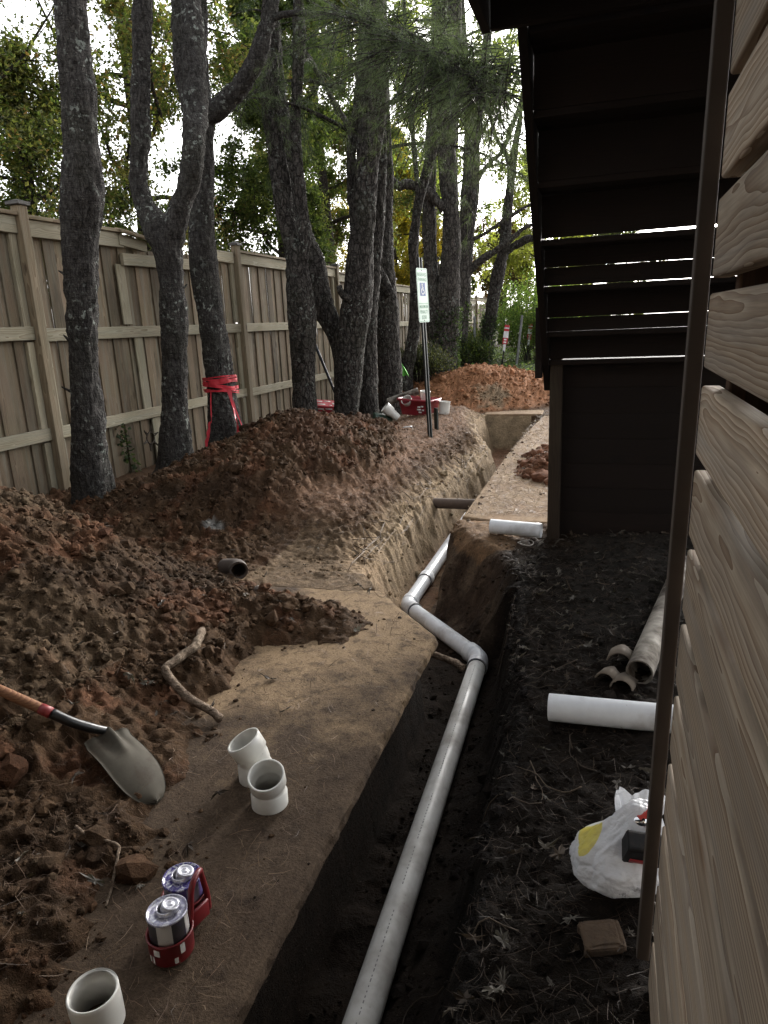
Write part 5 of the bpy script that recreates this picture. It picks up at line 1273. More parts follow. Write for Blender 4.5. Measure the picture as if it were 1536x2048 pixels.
# shovel
M_ASH = wood('shovel_handle_wood', (0.34, 0.17, 0.085), (0.20, 0.09, 0.05), 30, 0.3, (0.2, 0.12, 0.08), knots=False)
M_STEEL = plain('black_steel', (0.045, 0.045, 0.045), 0.35, 0.8, 0.4, 14, (0.05, 0.035, 0.025), 0.5)
M_BLADE = plain('worn_steel_blade', (0.060, 0.053, 0.041), 0.75, 0.0, 0.45, 9, (0.035, 0.025, 0.017), 1.0)
M_BLADE.node_tree.nodes['Principled BSDF'].inputs['Specular IOR Level'].default_value = 0.12
sh = empty('shovel', (-1.80, 1.95, 0.15), 'round-point shovel lying across the dirt pile, orange-brown handle leaving the frame', 'shovel')
hp = np.array([(-3.00, 1.72, 0.66), (-2.4, 1.785, 0.480), (-2.115, 1.812, 0.393), (-1.935, 1.838, 0.312)])
m = MB(); tube(m, hp, [0.018, 0.0185, 0.019, 0.019], 20); m.build('handle', M_ASH, sh)
m = MB(); tube(m, [(-1.965, 1.8335, 0.3255), (-1.925, 1.8395, 0.3075)], 0.0205, 24); m.build('collar', plain('red_collar', (0.22, 0.022, 0.022), 0.5), sh)
m = MB(); sp = catmull([(-1.925, 1.8395, 0.3075), (-1.87, 1.875, 0.255), (-1.825, 1.925, 0.205), (-1.80, 1.965, 0.172), (-1.775, 1.975, 0.156)], 24)
tube(m, sp, np.interp(np.linspace(0, 1, 24), [0, .6, .85, 1], [0.0195, 0.0185, 0.016, 0.008]), 20); m.build('socket', M_STEEL, sh)
m = MB(); o0 = np.array([-1.800, 1.965, 0.165]); ax = unit(np.array([-1.455, 1.815, 0.050]) - o0); Lb = 0.36
sd = unit(np.array([-1.815, 1.905, 0.152]) - np.array([-1.852, 2.135, 0.152])); nrm = unit(np.cross(sd, ax)); nrm = nrm * np.sign(nrm[2]); sd = unit(np.cross(ax, nrm))
nu, nv = 26, 21; V = []
for i in range(nu):
    u = i / (nu - 1); w = 0.096 * (1.0 if u < 0.5 else math.sqrt(max(0.0, 1 - ((u - 0.5) / 0.5) ** 2.3))) * (0.97 + 0.06 * u if u < 0.5 else 1.0)
    for j in range(nv):
        s = -1 + 2 * j / (nv - 1)
        rib = 0.030 * math.exp(-(s / 0.17) ** 2) * (1 - ss(0.0, 0.50, u)) - 0.010 * math.exp(-((abs(s) - 0.42) / 0.14) ** 2) * (1 - ss(0.05, 0.5, u)); lip = 0.016 * (1 - ss(0.0, 0.10, u)) * min(1, abs(s) * 1.4)
        V.append(o0 + ax * (u * Lb + 0.018 * abs(s) * (1 - u) * 0) + sd * s * w + nrm * (0.030 * (1 - s * s) * (1 - 0.5 * u) - 0.030 + rib + lip - 0.030 * u * u + 0.02 * math.sin(math.pi * u)))
V = np.array(V); F = np.array([(i * nv + j, (i + 1) * nv + j, (i + 1) * nv + j + 1, i * nv + j + 1) for i in range(nu - 1) for j in range(nv - 1)])
V2 = V - nrm * 0.003; n0 = len(V)
edge = [i * nv for i in range(nu)] + [(nu - 1) * nv + j for j in range(1, nv)] + [i * nv + nv - 1 for i in range(nu - 2, -1, -1)] + [j for j in range(nv - 2, 0, -1)]
E = np.array([(edge[k], edge[(k + 1) % len(edge)], edge[(k + 1) % len(edge)] + n0, edge[k] + n0) for k in range(len(edge))])
m.add(np.vstack([V, V2]), [F, F[:, ::-1] + n0, E]); m.build('blade', M_BLADE, sh)

# cut roots and twigs
M_ROOT = bark_mat('peeled_root', (0.15, 0.10, 0.07), (0.40, 0.31, 0.23), 0.0, 0.0)
def lump_tube(name, label, cat, pts, rad, mat, seg=16, n=60, amp=0.12):
    P = catmull(pts, n); R = np.interp(np.linspace(0, 1, n), np.linspace(0, 1, len(rad)), rad)
    R = R * (1 + amp * 2 * (fbm(P[:, 0] * 14, P[:, 1] * 14, seed=5) - 0.5) * 2)
    P = P + np.column_stack([0.25 * R * (vn(P[:, 0] * 23, P[:, 1] * 23, seed=k) - 0.5) * 2 for k in (1, 2, 3)])
    m = MB(); tube(m, P, R, seg, True, lambda v: 0.04 * max(rad) * (fbm(v[..., 0] * 60, v[..., 1] * 60, v[..., 2] * 60, seed=6, octv=2) - 0.5)); return tag(m.build(name, mat, None, loc=pts[0]), label, cat)
lump_tube('cut_root', 'thick bent cut root lying on the soil above the pipe fittings', 'root', [(-1.93, 2.88, 0.175), (-1.86, 2.70, 0.185), (-1.875, 2.56, 0.175), (-1.885, 2.485, 0.165), (-1.83, 2.44, 0.135), (-1.72, 2.40, 0.085), (-1.60, 2.385, 0.035), (-1.55, 2.37, 0.015)], [0.019, 0.020, 0.021, 0.019, 0.018, 0.020], M_ROOT)
lump_tube('cut_root', 'dark sawn root stub sticking out from under the slab by the pipe elbow', 'root', [(-0.98, 3.50, -0.16), (-0.85, 3.49, -0.155), (-0.74, 3.46, -0.175), (-0.68, 3.44, -0.185)], [0.022, 0.021, 0.019, 0.021], M_ROOT, 14, 30)
lump_tube('forked_twig', 'thin pale twig bent at a right angle on the soil left of the cans', 'twig', [(-1.62, 1.56, 0.09), (-1.55, 1.54, 0.085), (-1.47, 1.565, 0.05), (-1.44, 1.53, 0.04), (-1.40, 1.44, 0.01), (-1.375, 1.38, 0.0)], [0.006, 0.005, 0.005, 0.003], M_ROOT, 8, 40)
m = MB(); shell(m, catmull([(-2.30, 3.93, 0.10), (-2.345, 3.99, 0.095), (-2.43, 4.04, 0.075), (-2.5, 4.10, 0.05)], 12), 0.062, 0.048, 24)
tag(m.build('old_pipe', plain('black_clay_pipe', (0.05, 0.036, 0.028), 0.85, 0, 0.4, 24), None, loc=(-2.34, 3.99, 0.09)), 'broken dark pipe mouth half buried at the foot of the soil pile', 'pipe')
lump_tube('black_hose', 'black hose lying along the right end of the soil pile', 'hose', [(-2.9, 8.7, 0.30), (-2.75, 8.9, 0.29), (-2.62, 9.0, 0.285), (-2.5, 9.2, 0.285)], [0.018, 0.018, 0.018], plain('black_rubber', (0.015, 0.015, 0.016), 0.5), 10, 24, 0.02)

# plastic bag with a drill battery
def bag_mat():
    t = NT('white_plastic_bag'); co = t.coord()
    n1 = t.noise(co, 9, 6, 0.6, 1.2); n2 = t.noise(co, 38, 4, 0.6, 1.5)
    s = t.n('ShaderNodeSeparateXYZ', {0: co}).outputs
    # yellow printed disc on the upper left of the bag
    dx = t.math('DIVIDE', t.math('ADD', s[0], 0.080), 0.070); dz = t.math('DIVIDE', t.math('SUBTRACT', s[2], t.math('ADD', 0.232, t.math('MULTIPLY', s[0], 0.80))), 0.034)
    dd = t.math('SQRT', t.math('ADD', t.math('MULTIPLY', dx, dx), t.math('MULTIPLY', dz, dz)))
    ye = t.ramp(dd, [(0.0, 1.0), (0.46, 1.0), (0.48, 0.0)], 'CONSTANT'); edge = t.ramp(dd, [(0.0, 0.0), (0.46, 0.0), (0.461, 1.0), (0.5, 0.0)], 'CONSTANT')
    base = t.mix(t.ramp(n1, [(0.3, 0.0), (0.7, 1.0)]), (0.62, 0.63, 0.66), (0.74, 0.75, 0.77))
    c = t.mix(ye, base, (0.62, 0.52, 0.03))
    # faint rows of small grey print, slanting
    q = t.math('ADD', t.math('MULTIPLY', s[0], 0.62), t.math('MULTIPLY', s[2], -0.78)); a = t.math('ADD', t.math('MULTIPLY', s[0], 0.78), t.math('MULTIPLY', s[2], 0.62))
    row = t.math('MULTIPLY', t.ramp(t.math('ABSOLUTE', t.math('ADD', q, 0.035)), [(0.0, 1.0), (0.009, 1.0), (0.0095, 0.0)], 'CONSTANT'),
                 t.ramp(t.math('FRACT', t.math('MULTIPLY', a, 24.0)), [(0.0, 1.0), (0.55, 0.0)], 'CONSTANT'))
    row = t.math('MULTIPLY', row, t.ramp(t.noise(t.vmath('MULTIPLY', co, (150, 150, 150)), 1.0, 2), [(0.45, 0.0), (0.5, 1.0)]))
    c = t.mix(t.math('MULTIPLY', row, 0.7), c, (0.10, 0.10, 0.12))
    t.fin(c, 0.33, t.bump(t.math('ADD', n1, t.math('MULTIPLY', n2, 0.5)), 0.5, 0.012))
    tr = t.n('ShaderNodeBsdfTranslucent', {'Color': (0.75, 0.76, 0.78)})
    mx = t.n('ShaderNodeMixShader', {0: 0.25, 1: t.b.outputs[0], 2: tr.outputs[0]}); t.t.links.new(mx.outputs[0], t.out.inputs['Surface'])
    return t.m
bagE = empty('plastic_bag', (0.085, 1.86, 0.0), 'crumpled white plastic bag with a yellow print lying open by the trim', 'bag')
v0, f0 = ico(5); rb = np.random.default_rng(15)
pl = rb.normal(size=(80, 3)); pl /= np.linalg.norm(pl, axis=1)[:, None]; dpl = rb.uniform(0.86, 1.06, 80)
dots = v0 @ pl.T
rr = np.where(dots > 0.15, dpl[None] / np.maximum(dots, 0.15), 9.0)
rad = -np.log(np.sum(np.exp(-rr * 60), 1)) / 60                       # film pulled taut between folds: soft-edged facets
cr = np.abs(fbm(v0[:, 0] * 2.6 + 9, v0[:, 1] * 2.6, v0[:, 2] * 2.6, seed=8, octv=4) - 0.5); cr2 = np.abs(fbm(v0[:, 0] * 6 + 2, v0[:, 1] * 6, v0[:, 2] * 6, seed=18, octv=3) - 0.5)
rad = rad - 0.42 * np.clip(0.10 - cr, 0, 1) - 0.30 * np.clip(0.07 - cr2, 0, 1)
V = v0 * rad[:, None] * np.array([0.150, 0.118, 0.108])
th = v0[:, 2]; up = ss(0.15, 1.0, th + 0.25 * v0[:, 0])
V[:, 0] = V[:, 0] * (1 - 0.35 * up) + 0.055 * up
V[:, 1] = V[:, 1] * (1 - 0.25 * up) + 0.055 * up
V[:, 2] = V[:, 2] + 0.060 * up ** 2
V[:, 2] = np.maximum(V[:, 2], -0.085 + 0.012 * cr)
V += np.array([0.088, 1.835, 0.098])
MB().add(V, f0).build('bag_film', bag_mat(), bagE)
m = MB(); tf = []; nu_, nv_ = 14, 41                                  # the open mouth flaring up to the right
for i in range(nu_):
    u = i / (nu_ - 1)
    for j in range(nv_):
        a = -0.6 + 4.3 * j / (nv_ - 1); fold = 0.010 * math.sin(5 * a + 2.0 * u) + 0.006 * math.sin(13 * a - 3 * u)
        r = 0.046 + 0.020 * u + fold * (0.4 + u)
        tf.append((0.128 + 0.018 * u + r * math.cos(a), 1.895 + 0.05 * u + 0.85 * r * math.sin(a), 0.150 + 0.085 * u + 0.018 * u * math.sin(2 * a + 1.0) + 0.006 * u * math.sin(9 * a)))
tf = np.array(tf); m.add(tf, np.array([(i * nv_ + j, (i + 1) * nv_ + j, (i + 1) * nv_ + j + 1, i * nv_ + j + 1) for i in range(nu_ - 1) for j in range(nv_ - 1)]))
m.build('bag_mouth', bag_mat(), bagE)
M_BLK = plain('black_tool_plastic', (0.008, 0.008, 0.009), 0.6, 0, 0.3, 30); M_BLK.node_tree.nodes['Principled BSDF'].inputs['Specular IOR Level'].default_value = 0.2
drill = empty('cordless_drill', (0.148, 1.84, 0.15), 'black and red cordless drill lying in the mouth of the plastic bag', 'drill')
Mb = mat3((0.150, 1.785, 0.190), (1, 0.15, -0.12), (0.1, -0.45, 0.9))
m = MB(); rbox(m, (0.105, 0.060, 0.095), Mb, 0.010, 3); bt = m.build('battery', M_BLK, drill, smooth=False)
m = MB(); rbox(m, (0.066, 0.004, 0.018), Mb @ Matrix.Translation((-0.004, -0.031, -0.016)), 0.001, 1); m.build('red_marking', plain('red_label', (0.32, 0.03, 0.035), 0.5), bt)
m = MB(); lathe(m, [(0.0, -0.028), (0.014, -0.028), (0.017, -0.018), (0.017, 0.006), (0.012, 0.022), (0.006, 0.028), (0.0, 0.028)], Matrix.Translation((0.138, 1.850, 0.228)) @ Matrix.Rotation(1.1, 4, 'Y') @ Matrix.Rotation(0.4, 4, 'X'), 24)
m.build('chuck', plain('chrome', (0.65, 0.65, 0.66), 0.15, 1.0, 0.1), drill)
m = MB(); rbox(m, (0.060, 0.045, 0.045), mat3((0.162, 1.865, 0.235), (0.8, 0.5, 0.35), (-0.3, 0.1, 0.9)), 0.018, 4); m.build('housing', plain('red_tool_plastic', (0.38, 0.03, 0.02), 0.4), drill, smooth=False)

# brick, wire ring
def chipped(name, label, cat, size, M, mat, seed, loc):
    v0, f0 = ico(4); s = np.sign(v0) * np.abs(v0) ** 0.22; s /= np.max(np.abs(s), axis=0)
    v = s * np.array(size) / 2; v = v * (1 - 0.45 * np.clip(fbm(v0[:, 0] * 2.2 + seed, v0[:, 1] * 2.2, v0[:, 2] * 2.2, seed=seed) - 0.45, 0, 1))[:, None] + 0.004 * (vn(v[:, 0] * 60, v[:, 1] * 60, v[:, 2] * 60, seed)[:, None] - 0.5)
    m = MB(); m.add(xf(M, v), f0); return tag(m.build(name, mat, None, loc=loc), label, cat)
chipped('brick', 'chipped tan brick lying on dark soil below the plastic bag', 'brick', (0.115, 0.085, 0.055), mat3((0.045, 1.625, 0.006), (1, 0.30, 0.07), (0.05, -0.16, 1)), plain('tan_brick', (0.085, 0.055, 0.033), 0.95, 0, 0.6, 22, (0.03, 0.021, 0.015), 0.9, 0.9), 4, (0.048, 1.62, 0.022))
m = MB(); a = np.linspace(0, 2 * np.pi, 40); tube(m, np.column_stack([-0.53 + 0.058 * np.cos(a), 5.12 + 0.060 * np.sin(a), 0.012 + 0.006 * np.sin(2 * a)]), 0.0035, 6, False)
tag(m.build('wire_ring', plain('grey_wire', (0.22, 0.20, 0.18), 0.4, 0.6), None, loc=(-0.53, 5.12, 0)), 'thin wire ring lying on the ground below the short white pipe', 'ring')

# sign post
M_GREENSTEEL = plain('dark_green_post', (0.018, 0.024, 0.022), 0.45, 0.5, 0.3, 20)
M_SIGN = plain('sign_face', (0.52, 0.66, 0.57), 0.4, 0, 0.2, 8, (0.25, 0.3, 0.25), 0.15, 0.0)
M_SGREEN = plain('sign_green', (0.10, 0.28, 0.17), 0.5, 0, 0.2, 20, bump=0.0)
M_SBLUE = plain('sign_blue', (0.035, 0.085, 0.26), 0.5, 0, 0.2, 20, bump=0.0)
M_SWHITE = plain('sign_white', (0.75, 0.78, 0.78), 0.5, 0, 0.1, 20, bump=0.0)
SY = 8.9
sg = empty('parking_sign', (-2.16, SY, 0.22), 'pale green reserved parking sign with a wheelchair symbol on a dark post', 'sign')
pb, pt = Vector((-2.160, SY, 0.18)), Vector((-2.235, SY, 2.43))
sn = Vector((math.sin(math.radians(75)), -math.cos(math.radians(75)), 0)).normalized()     # the way the sign faces
def uchan(name, a, b, parent):
    prof = [(-0.040, 0.0), (-0.024, 0.0), (-0.016, 0.028), (0.016, 0.028), (0.024, 0.0), (0.040, 0.0), (0.040, -0.004), (0.020, -0.004), (0.013, 0.024), (-0.013, 0.024), (-0.020, -0.004), (-0.040, -0.004)]
    ax = (b - a).normalized(); sx = Vector((0, 0, 1)).cross(sn).normalized(); n = len(prof); v = []
    for p in (a, b):
        for (u, w) in prof: v.append(p + sx * u * 1.1 - sn * w * 1.3)
    m = MB(); m.add([tuple(q) for q in v], [np.array([(k, (k + 1) % n, n + (k + 1) % n, n + k) for k in range(n)]), np.arange(n)[::-1], n + np.arange(n)])
    return m.build(name, M_GREENSTEEL, parent, smooth=False)
uchan('post', pb, pt, sg)
uz = (pt - pb).normalized(); ux = Vector((0, 0, 1)).cross(sn).normalized(); ux = (ux - uz * ux.dot(uz)).normalized(); nn = ux.cross(uz).normalized()
ctr = pb + uz * ((1.980 - 0.18)) + sn * 0.006
MS = Matrix((ux, uz, nn)).transposed().to_4x4(); MS.translation = ctr; MS = MS @ Matrix.Diagonal((0.90, 0.94, 1, 1))
def rounded(w, h, r, k=5):
    out = []
    for cx, cy, a0 in ((1, 1, 0), (-1, 1, 90), (-1, -1, 180), (1, -1, 270)):
        for j in range(k + 1):
            a = math.radians(a0 + 90 * j / k); out.append((cx * (w / 2 - r) + r * math.cos(a), cy * (h / 2 - r) + r * math.sin(a)))
    return np.array(out)
def flat_plate(name, outline, z0, z1, mat, parent):
    n = len(outline); v = np.concatenate([np.column_stack([outline, np.full(n, z)]) for z in (z0, z1)])
    m = MB(); m.add(xf(MS, v), [np.array([(k, (k + 1) % n, n + (k + 1) % n, n + k) for k in range(n)]), np.arange(n)[::-1], n + np.arange(n)])
    return m.build(name, mat, parent, smooth=False)
plate = flat_plate('sign_plate', rounded(0.305, 0.69, 0.03), 0.0, 0.003, M_SIGN, sg)
SC_ = lambda pts: np.asarray(pts, float)
def border(w, h, r, t):
    a = rounded(w, h, r); b = rounded(w - 2 * t, h - 2 * t, max(r - t, .002)); n = len(a)
    v = np.column_stack([np.concatenate([a, b]), np.full(2 * n, 0.0042)])
    m = MB(); m.add(xf(MS, v), np.array([(k, (k + 1) % n, n + (k + 1) % n, n + k) for k in range(n)])); return m.build('border', M_SGREEN, plate, smooth=False)
border(0.287, 0.672, 0.026, 0.007)
flat_plate('divider', np.array([(-0.138, -0.104), (0.138, -0.104), (0.138, -0.098), (-0.138, -0.098)]), 0.0032, 0.0044, M_SGREEN, plate)
panel = flat_plate('blue_panel', rounded(0.150, 0.170, 0.006) + np.array([0.0, 0.078]), 0.0032, 0.0048, M_SBLUE, plate)
m = MB()                                                            # wheelchair symbol
def stroke(pts, w):
    pts = np.array(pts, float) + np.array([0.0, 0.078]); n = len(pts)
    tg = np.gradient(pts, axis=0); tg /= np.linalg.norm(tg, axis=1)[:, None]; nm = np.column_stack([-tg[:, 1], tg[:, 0]]) * w / 2
    v = np.column_stack([np.concatenate([pts + nm, pts - nm]), np.full(2 * n, 0.0062)])
    m.add(xf(MS, v), np.array([(k, k + 1, n + k + 1, n + k) for k in range(n - 1)]))
a = np.linspace(math.radians(100), math.radians(335), 24)
stroke(np.column_stack([-0.006 + 0.036 * np.cos(a), -0.024 + 0.036 * np.sin(a)]), 0.011)
stroke([(-0.012, 0.045), (-0.010, 0.02), (-0.008, -0.008), (0.010, -0.010), (0.026, -0.010), (0.036, -0.034), (0.042, -0.052), (0.056, -0.048)], 0.012)
stroke([(-0.010, 0.016), (0.006, 0.016), (0.022, 0.016)], 0.009)
a = np.linspace(0, 2 * np.pi, 17); stroke(np.column_stack([-0.013 + 0.006 * np.cos(a), 0.060 + 0.006 * np.sin(a)]), 0.012)
m.build('wheelchair_symbol', M_SWHITE, plate, smooth=False)
def text(s, x, y, size, mat, parent, M, name='lettering', z=0.0046, sx=1.0):
    cu = bpy.data.curves.new(name, 'FONT'); cu.body = s; cu.size = size; cu.align_x = 'CENTER'; cu.align_y = 'CENTER'; cu.materials.append(mat); cu.resolution_u = 3; cu.offset = size * 0.012
    tmp = bpy.data.objects.new('tmp', cu); COL.objects.link(tmp); bpy.context.view_layer.update()
    me = bpy.data.meshes.new_from_object(tmp.evaluated_get(bpy.context.evaluated_depsgraph_get())); bpy.data.objects.remove(tmp)
    me.name = name; o = bpy.data.objects.new(name, me); COL.objects.link(o); o.parent = parent
    o.matrix_basis = Matrix.Translation(-origin(parent)) @ M @ Matrix.Translation((x, y, z)) @ Matrix.Diagonal((sx, 1, 1, 1)); return o
text('RESERVED', 0, 0.262, 0.066, M_SGREEN, plate, MS, sx=0.82)
text('PARKING', 0, 0.200, 0.066, M_SGREEN, plate, MS, sx=0.86)
text('MAXIMUM', 0, -0.145, 0.062, M_SGREEN, plate, MS, sx=0.80)
text('PENALTY', 0, -0.212, 0.062, M_SGREEN, plate, MS, sx=0.84)
text('$250', 0, -0.282, 0.066, M_SGREEN, plate, MS)
for yy in (0.315, -0.322):
    m = MB(); lathe(m, [(0.0, 0.004), (0.006, 0.003), (0.008, 0.0)], MS @ Matrix.Translation((0, yy, 0.003)), 10); m.build('bolt', M_GREENSTEEL, plate)
sb = empty('post_stub', (-2.20, 9.45, 0.2), 'short black post stub just right behind the parking sign post', 'post')
m = MB(); rbox(m, (0.30, 0.035, 0.055), mat3((-2.21, 9.45, 0.36), (0, 0, 1), (1, -0.5, 0)), 0.004); m.build('channel', M_GREENSTEEL, sb, smooth=False)

# red tub and fittings by the pines
M_TUB = plain('red_tub_plastic', (0.23, 0.018, 0.028), 0.4, 0, 0.3, 9, (0.08, 0.03, 0.03), 0.4)
TX, TY = -2.83, 10.9; TZ = gz(TX, TY) + 0.0
tub = empty('storage_tub', (TX, TY, TZ), 'red plastic tub of pipe fittings standing beside the pines', 'tub')
def tub_rings(spec, M, name, mat, par, r=0.05):
    rings = []
    for w, d, z in spec: rings.append(np.column_stack([rounded(w, d, r), np.full(24, z)]))
    v = xf(M, np.concatenate(rings)); n = 24; k = len(spec)
    m = MB(); i = np.arange(k - 1)[:, None] * n; j = np.arange(n)[None, :]; j2 = (j + 1) % n
    m.add(v, [np.stack([i + j, i + j2, i + n + j2, i + n + j], -1).reshape(-1, 4), (k - 1) * n + np.arange(n)]); return m.build(name, mat, par)
MT = Matrix.Translation((TX, TY, TZ)) @ Matrix.Rotation(-0.25, 4, 'Z') @ Matrix.Rotation(0.05, 4, 'Y')
tub_rings([(0.50, 0.30, 0.0), (0.58, 0.38, 0.22), (0.62, 0.42, 0.225), (0.62, 0.42, 0.255), (0.585, 0.385, 0.257), (0.57, 0.37, 0.23), (0.49, 0.29, 0.02)], MT, 'basin', M_TUB, tub)
for s in (-1, 1):
    m = MB(); rbox(m, (0.16, 0.035, 0.02), MT @ Matrix.Translation((s * 0.325, 0, 0.235)) @ Matrix.Rotation(math.pi / 2, 4, 'Z'), 0.006); m.build('handle', M_TUB, tub)
m = MB()
for k, (u, z, w) in enumerate([(0.10, 0.14, 0.05), (0.155, 0.15, 0.045), (0.10, 0.10, 0.07), (0.17, 0.095, 0.04), (0.12, 0.06, 0.05)]):
    rbox(m, (w, 0.004, 0.022), MT @ Matrix.Translation((u, -0.178 + 0.0 - 0.15 * (0.11 - z) * -0.25 - 0.012, z)), 0.001, 1)
m.build('print', M_WHITEP, tub)['kind'] = 'stuff'
def cup(label, p, ax, L, r0, r1, mat=M_FIT, name='pipe_reducer', wall=0.005):
    p = np.array(p, float); ax = unit(np.array(ax, float))
    P = np.array([p, p + ax * L * 0.45, p + ax * L * 0.55, p + ax * L * 0.97, p + ax * L]); R = np.array([r0, r0 + 0.2 * (r1 - r0), r0 + 0.75 * (r1 - r0), r1, r1 + 0.003])
    m = MB(); shell(m, P, R, R - wall, 28); return tag(m.build(name, mat, None, loc=p), label, 'pipe fitting')
cup('white flared fitting sticking up out of the red tub behind the sign post', (TX + 0.10, TY - 0.02, TZ + 0.14), (0.12, -0.1, 1), 0.23, 0.055, 0.082)
cup('white cup-shaped fitting peeping over the left part of the red tub rim', (TX - 0.13, TY - 0.04, TZ + 0.14), (-0.2, -0.85, 0.75), 0.17, 0.060, 0.085)
cup('white flared fitting lying tilted against the left end of the red tub', (TX - 0.26, TY - 0.33, gz(TX - 0.26, TY - 0.33) + 0.06), (-0.62, -0.25, 0.62), 0.27, 0.060, 0.090)
cup('white plain fitting standing on the ground at the right end of the red tub', (TX + 0.43, TY - 0.10, gz(TX + 0.43, TY - 0.1)), (0.1, 0.0, 1), 0.21, 0.082, 0.085)
loose_pipe('pipe_offcut', 'grimy white pipe length lying behind the left end of the red tub', (TX - 0.62, TY + 0.35, TZ + 0.16), (TX - 0.12, TY + 0.48, TZ + 0.32), 0.06, M_PVCX)
gp = np.array([TX - 0.52, TY - 0.34, gz(TX - 0.5, TY - 0.34) + 0.10])
gc = empty('green_can', tuple(gp), 'dark green can on its side at the foot of the pine left of the tub', 'can')
m = MB(); lathe(m, [(0.0, -0.15), (0.10, -0.15), (0.105, -0.14), (0.105, 0.13), (0.10, 0.135)], Matrix.Translation(gp) @ Matrix.Rotation(math.radians(100), 4, 'Y') @ Matrix.Rotation(-0.7, 4, 'X'), 28); m.build('body', plain('green_paint', (0.022, 0.045, 0.03), 0.4), gc)
m = MB(); lathe(m, [(0.100, 0.132), (0.104, 0.142), (0.098, 0.146), (0.075, 0.140), (0.055, 0.128), (0.0, 0.125)], Matrix.Translation(gp) @ Matrix.Rotation(math.radians(100), 4, 'Y') @ Matrix.Rotation(-0.7, 4, 'X'), 28); m.build('lid', plain('tarnished_lid', (0.30, 0.27, 0.19), 0.5, 0.5, 0.4, 30), gc)
# red box, leaning bar, lime cloth
bx = empty('cardboard_box', (-4.62, 11.35, 0.18), 'red and white box on the ground behind the slim split pine', 'box')
Mx = Matrix.Translation((-4.60, 11.35, 0.30)) @ Matrix.Rotation(0.5, 4, 'Z') @ Matrix.Rotation(0.28, 4, 'X') @ Matrix.Rotation(0.12, 4, 'Y')
m = MB(); rbox(m, (0.42, 0.30, 0.17), Mx, 0.004, 1); m.build('carton', plain('red_carton', (0.42, 0.03, 0.045), 0.55), bx, smooth=False)
m = MB()
for u, w, z, h in ((-0.12, 0.10, 0.03, 0.03), (0.02, 0.12, 0.035, 0.025), (0.12, 0.07, -0.01, 0.05), (-0.10, 0.14, -0.03, 0.03), (0.05, 0.05, -0.045, 0.02)):
    rbox(m, (w, 0.003, h), Mx @ Matrix.Translation((u, -0.151, z)), 0.001, 1); rbox(m, (w * 0.9, h * 1.4, 0.003), Mx @ Matrix.Translation((u, z * 2.2, 0.086)), 0.001, 1)
m.build('print', M_WHITEP, bx)['kind'] = 'stuff'
m = MB(); tube(m, [(-4.64, 11.0, 1.52), (-4.48, 11.0, 1.10), (-4.30, 11.0, 0.62), (-4.14, 11.0, 0.20)], [0.026, 0.024, 0.022, 0.022], 12)
tag(m.build('digging_bar', plain('dark_bar', (0.03, 0.034, 0.042), 0.4, 0.5), None, loc=(-4.14, 11.0, 0.2)), 'dark straight bar leaning against the thick pine with the bowed trunk', 'bar')
m = MB(); gxn = 12; Vc = []
for i in range(gxn):
    for j in range(gxn):
        u, w = i / (gxn - 1), j / (gxn - 1); k = (1 - u)
        Vc.append((-3.80 + 0.24 * w * (0.25 + 0.75 * u) + 0.02 * math.sin(9 * w), 13.1 + 0.05 * math.sin(8 * w + 3 * u) + 0.10 * u, 1.03 - 0.30 * u - 0.10 * w + 0.02 * math.sin(12 * w)))
Vc = np.array(Vc); m.add(np.vstack([Vc, Vc + np.array([0, 0.01, 0])]), [np.array([(i * gxn + j, (i + 1) * gxn + j, (i + 1) * gxn + j + 1, i * gxn + j + 1) for i in range(gxn - 1) for j in range(gxn - 1)])])
tag(m.build('lime_cloth', plain('lime_fabric', (0.16, 0.62, 0.10), 0.7), None, loc=(-3.55, 13.1, 0.6)), 'bright lime green cloth showing between two trunks left of the sign', 'cloth')

# marker stakes and metal posts beyond the clay pile
M_MRED = plain('marker_red', (0.48, 0.035, 0.05), 0.5); M_GALV = plain('galvanised_steel', (0.23, 0.24, 0.24), 0.5, 0.5, 0.3, 12)
def stake(x0, y, z0, x1, z1, label):
    t = empty('marker_stake', (x0, y, z0), label, 'marker', 'utility marker stakes')
    a, b = Vector((x0, y, z0 - 0.1)), Vector((x1, y, z1)); d = b - a
    def piece(name, u0, u1, w, mat, off=0.0, par=t):
        p, q = a + d * u0, a + d * u1; m = MB(); rbox(m, ((q - p).length, 0.012, w), mat3((p + q) / 2 - Vector((0, off, 0)), q - p, (1, 0, 0)), 0.002, 1); return m.build(name, mat, par, smooth=False)
    piece('rod', 0, 0.52, 0.035, M_BLK); piece('sleeve', 0.5, 0.66, 0.055, M_SWHITE); bd = piece('board', 0.64, 1.0, 0.115, M_SWHITE)
    for u0, u1 in ((0.955, 1.0), (0.885, 0.93), (0.64, 0.76)): piece('red_band', u0, u1, 0.116, M_MRED, 0.004, bd)
    for u0, u1 in ((0.66, 0.69), (0.71, 0.74)): piece('white_mark', u0, u1, 0.06, M_SWHITE, 0.009, bd)
stake(-2.42, 17.2, 0.40, -2.25, 1.51, 'nearer red and white marker stake leaning right beyond the clay pile')
stake(-2.16, 20.5, 0.42, -2.03, 1.49, 'farther red and white marker stake right of the plain metal post')
def steel_post(x, y, z0, x1, z1, label):
    m = MB(); p, q = Vector((x, y, z0 - 0.15)), Vector((x1, y, z1)); L = (q - p).length; M = mat3((p + q) / 2, q - p, (1, 0, 0))
    rbox(m, (L, 0.008, 0.06), M, 0.001, 1); rbox(m, (L, 0.045, 0.008), M @ Matrix.Translation((0, 0.024, 0.0)), 0.001, 1)
    tag(m.build('steel_post', M_GALV, None, smooth=False, loc=(x, y, z0)), label, 'post', 'bare metal posts beyond the clay pile')
steel_post(-2.22, 18.6, 0.40, -2.06, 1.72, 'bare metal post standing between the two marker stakes')
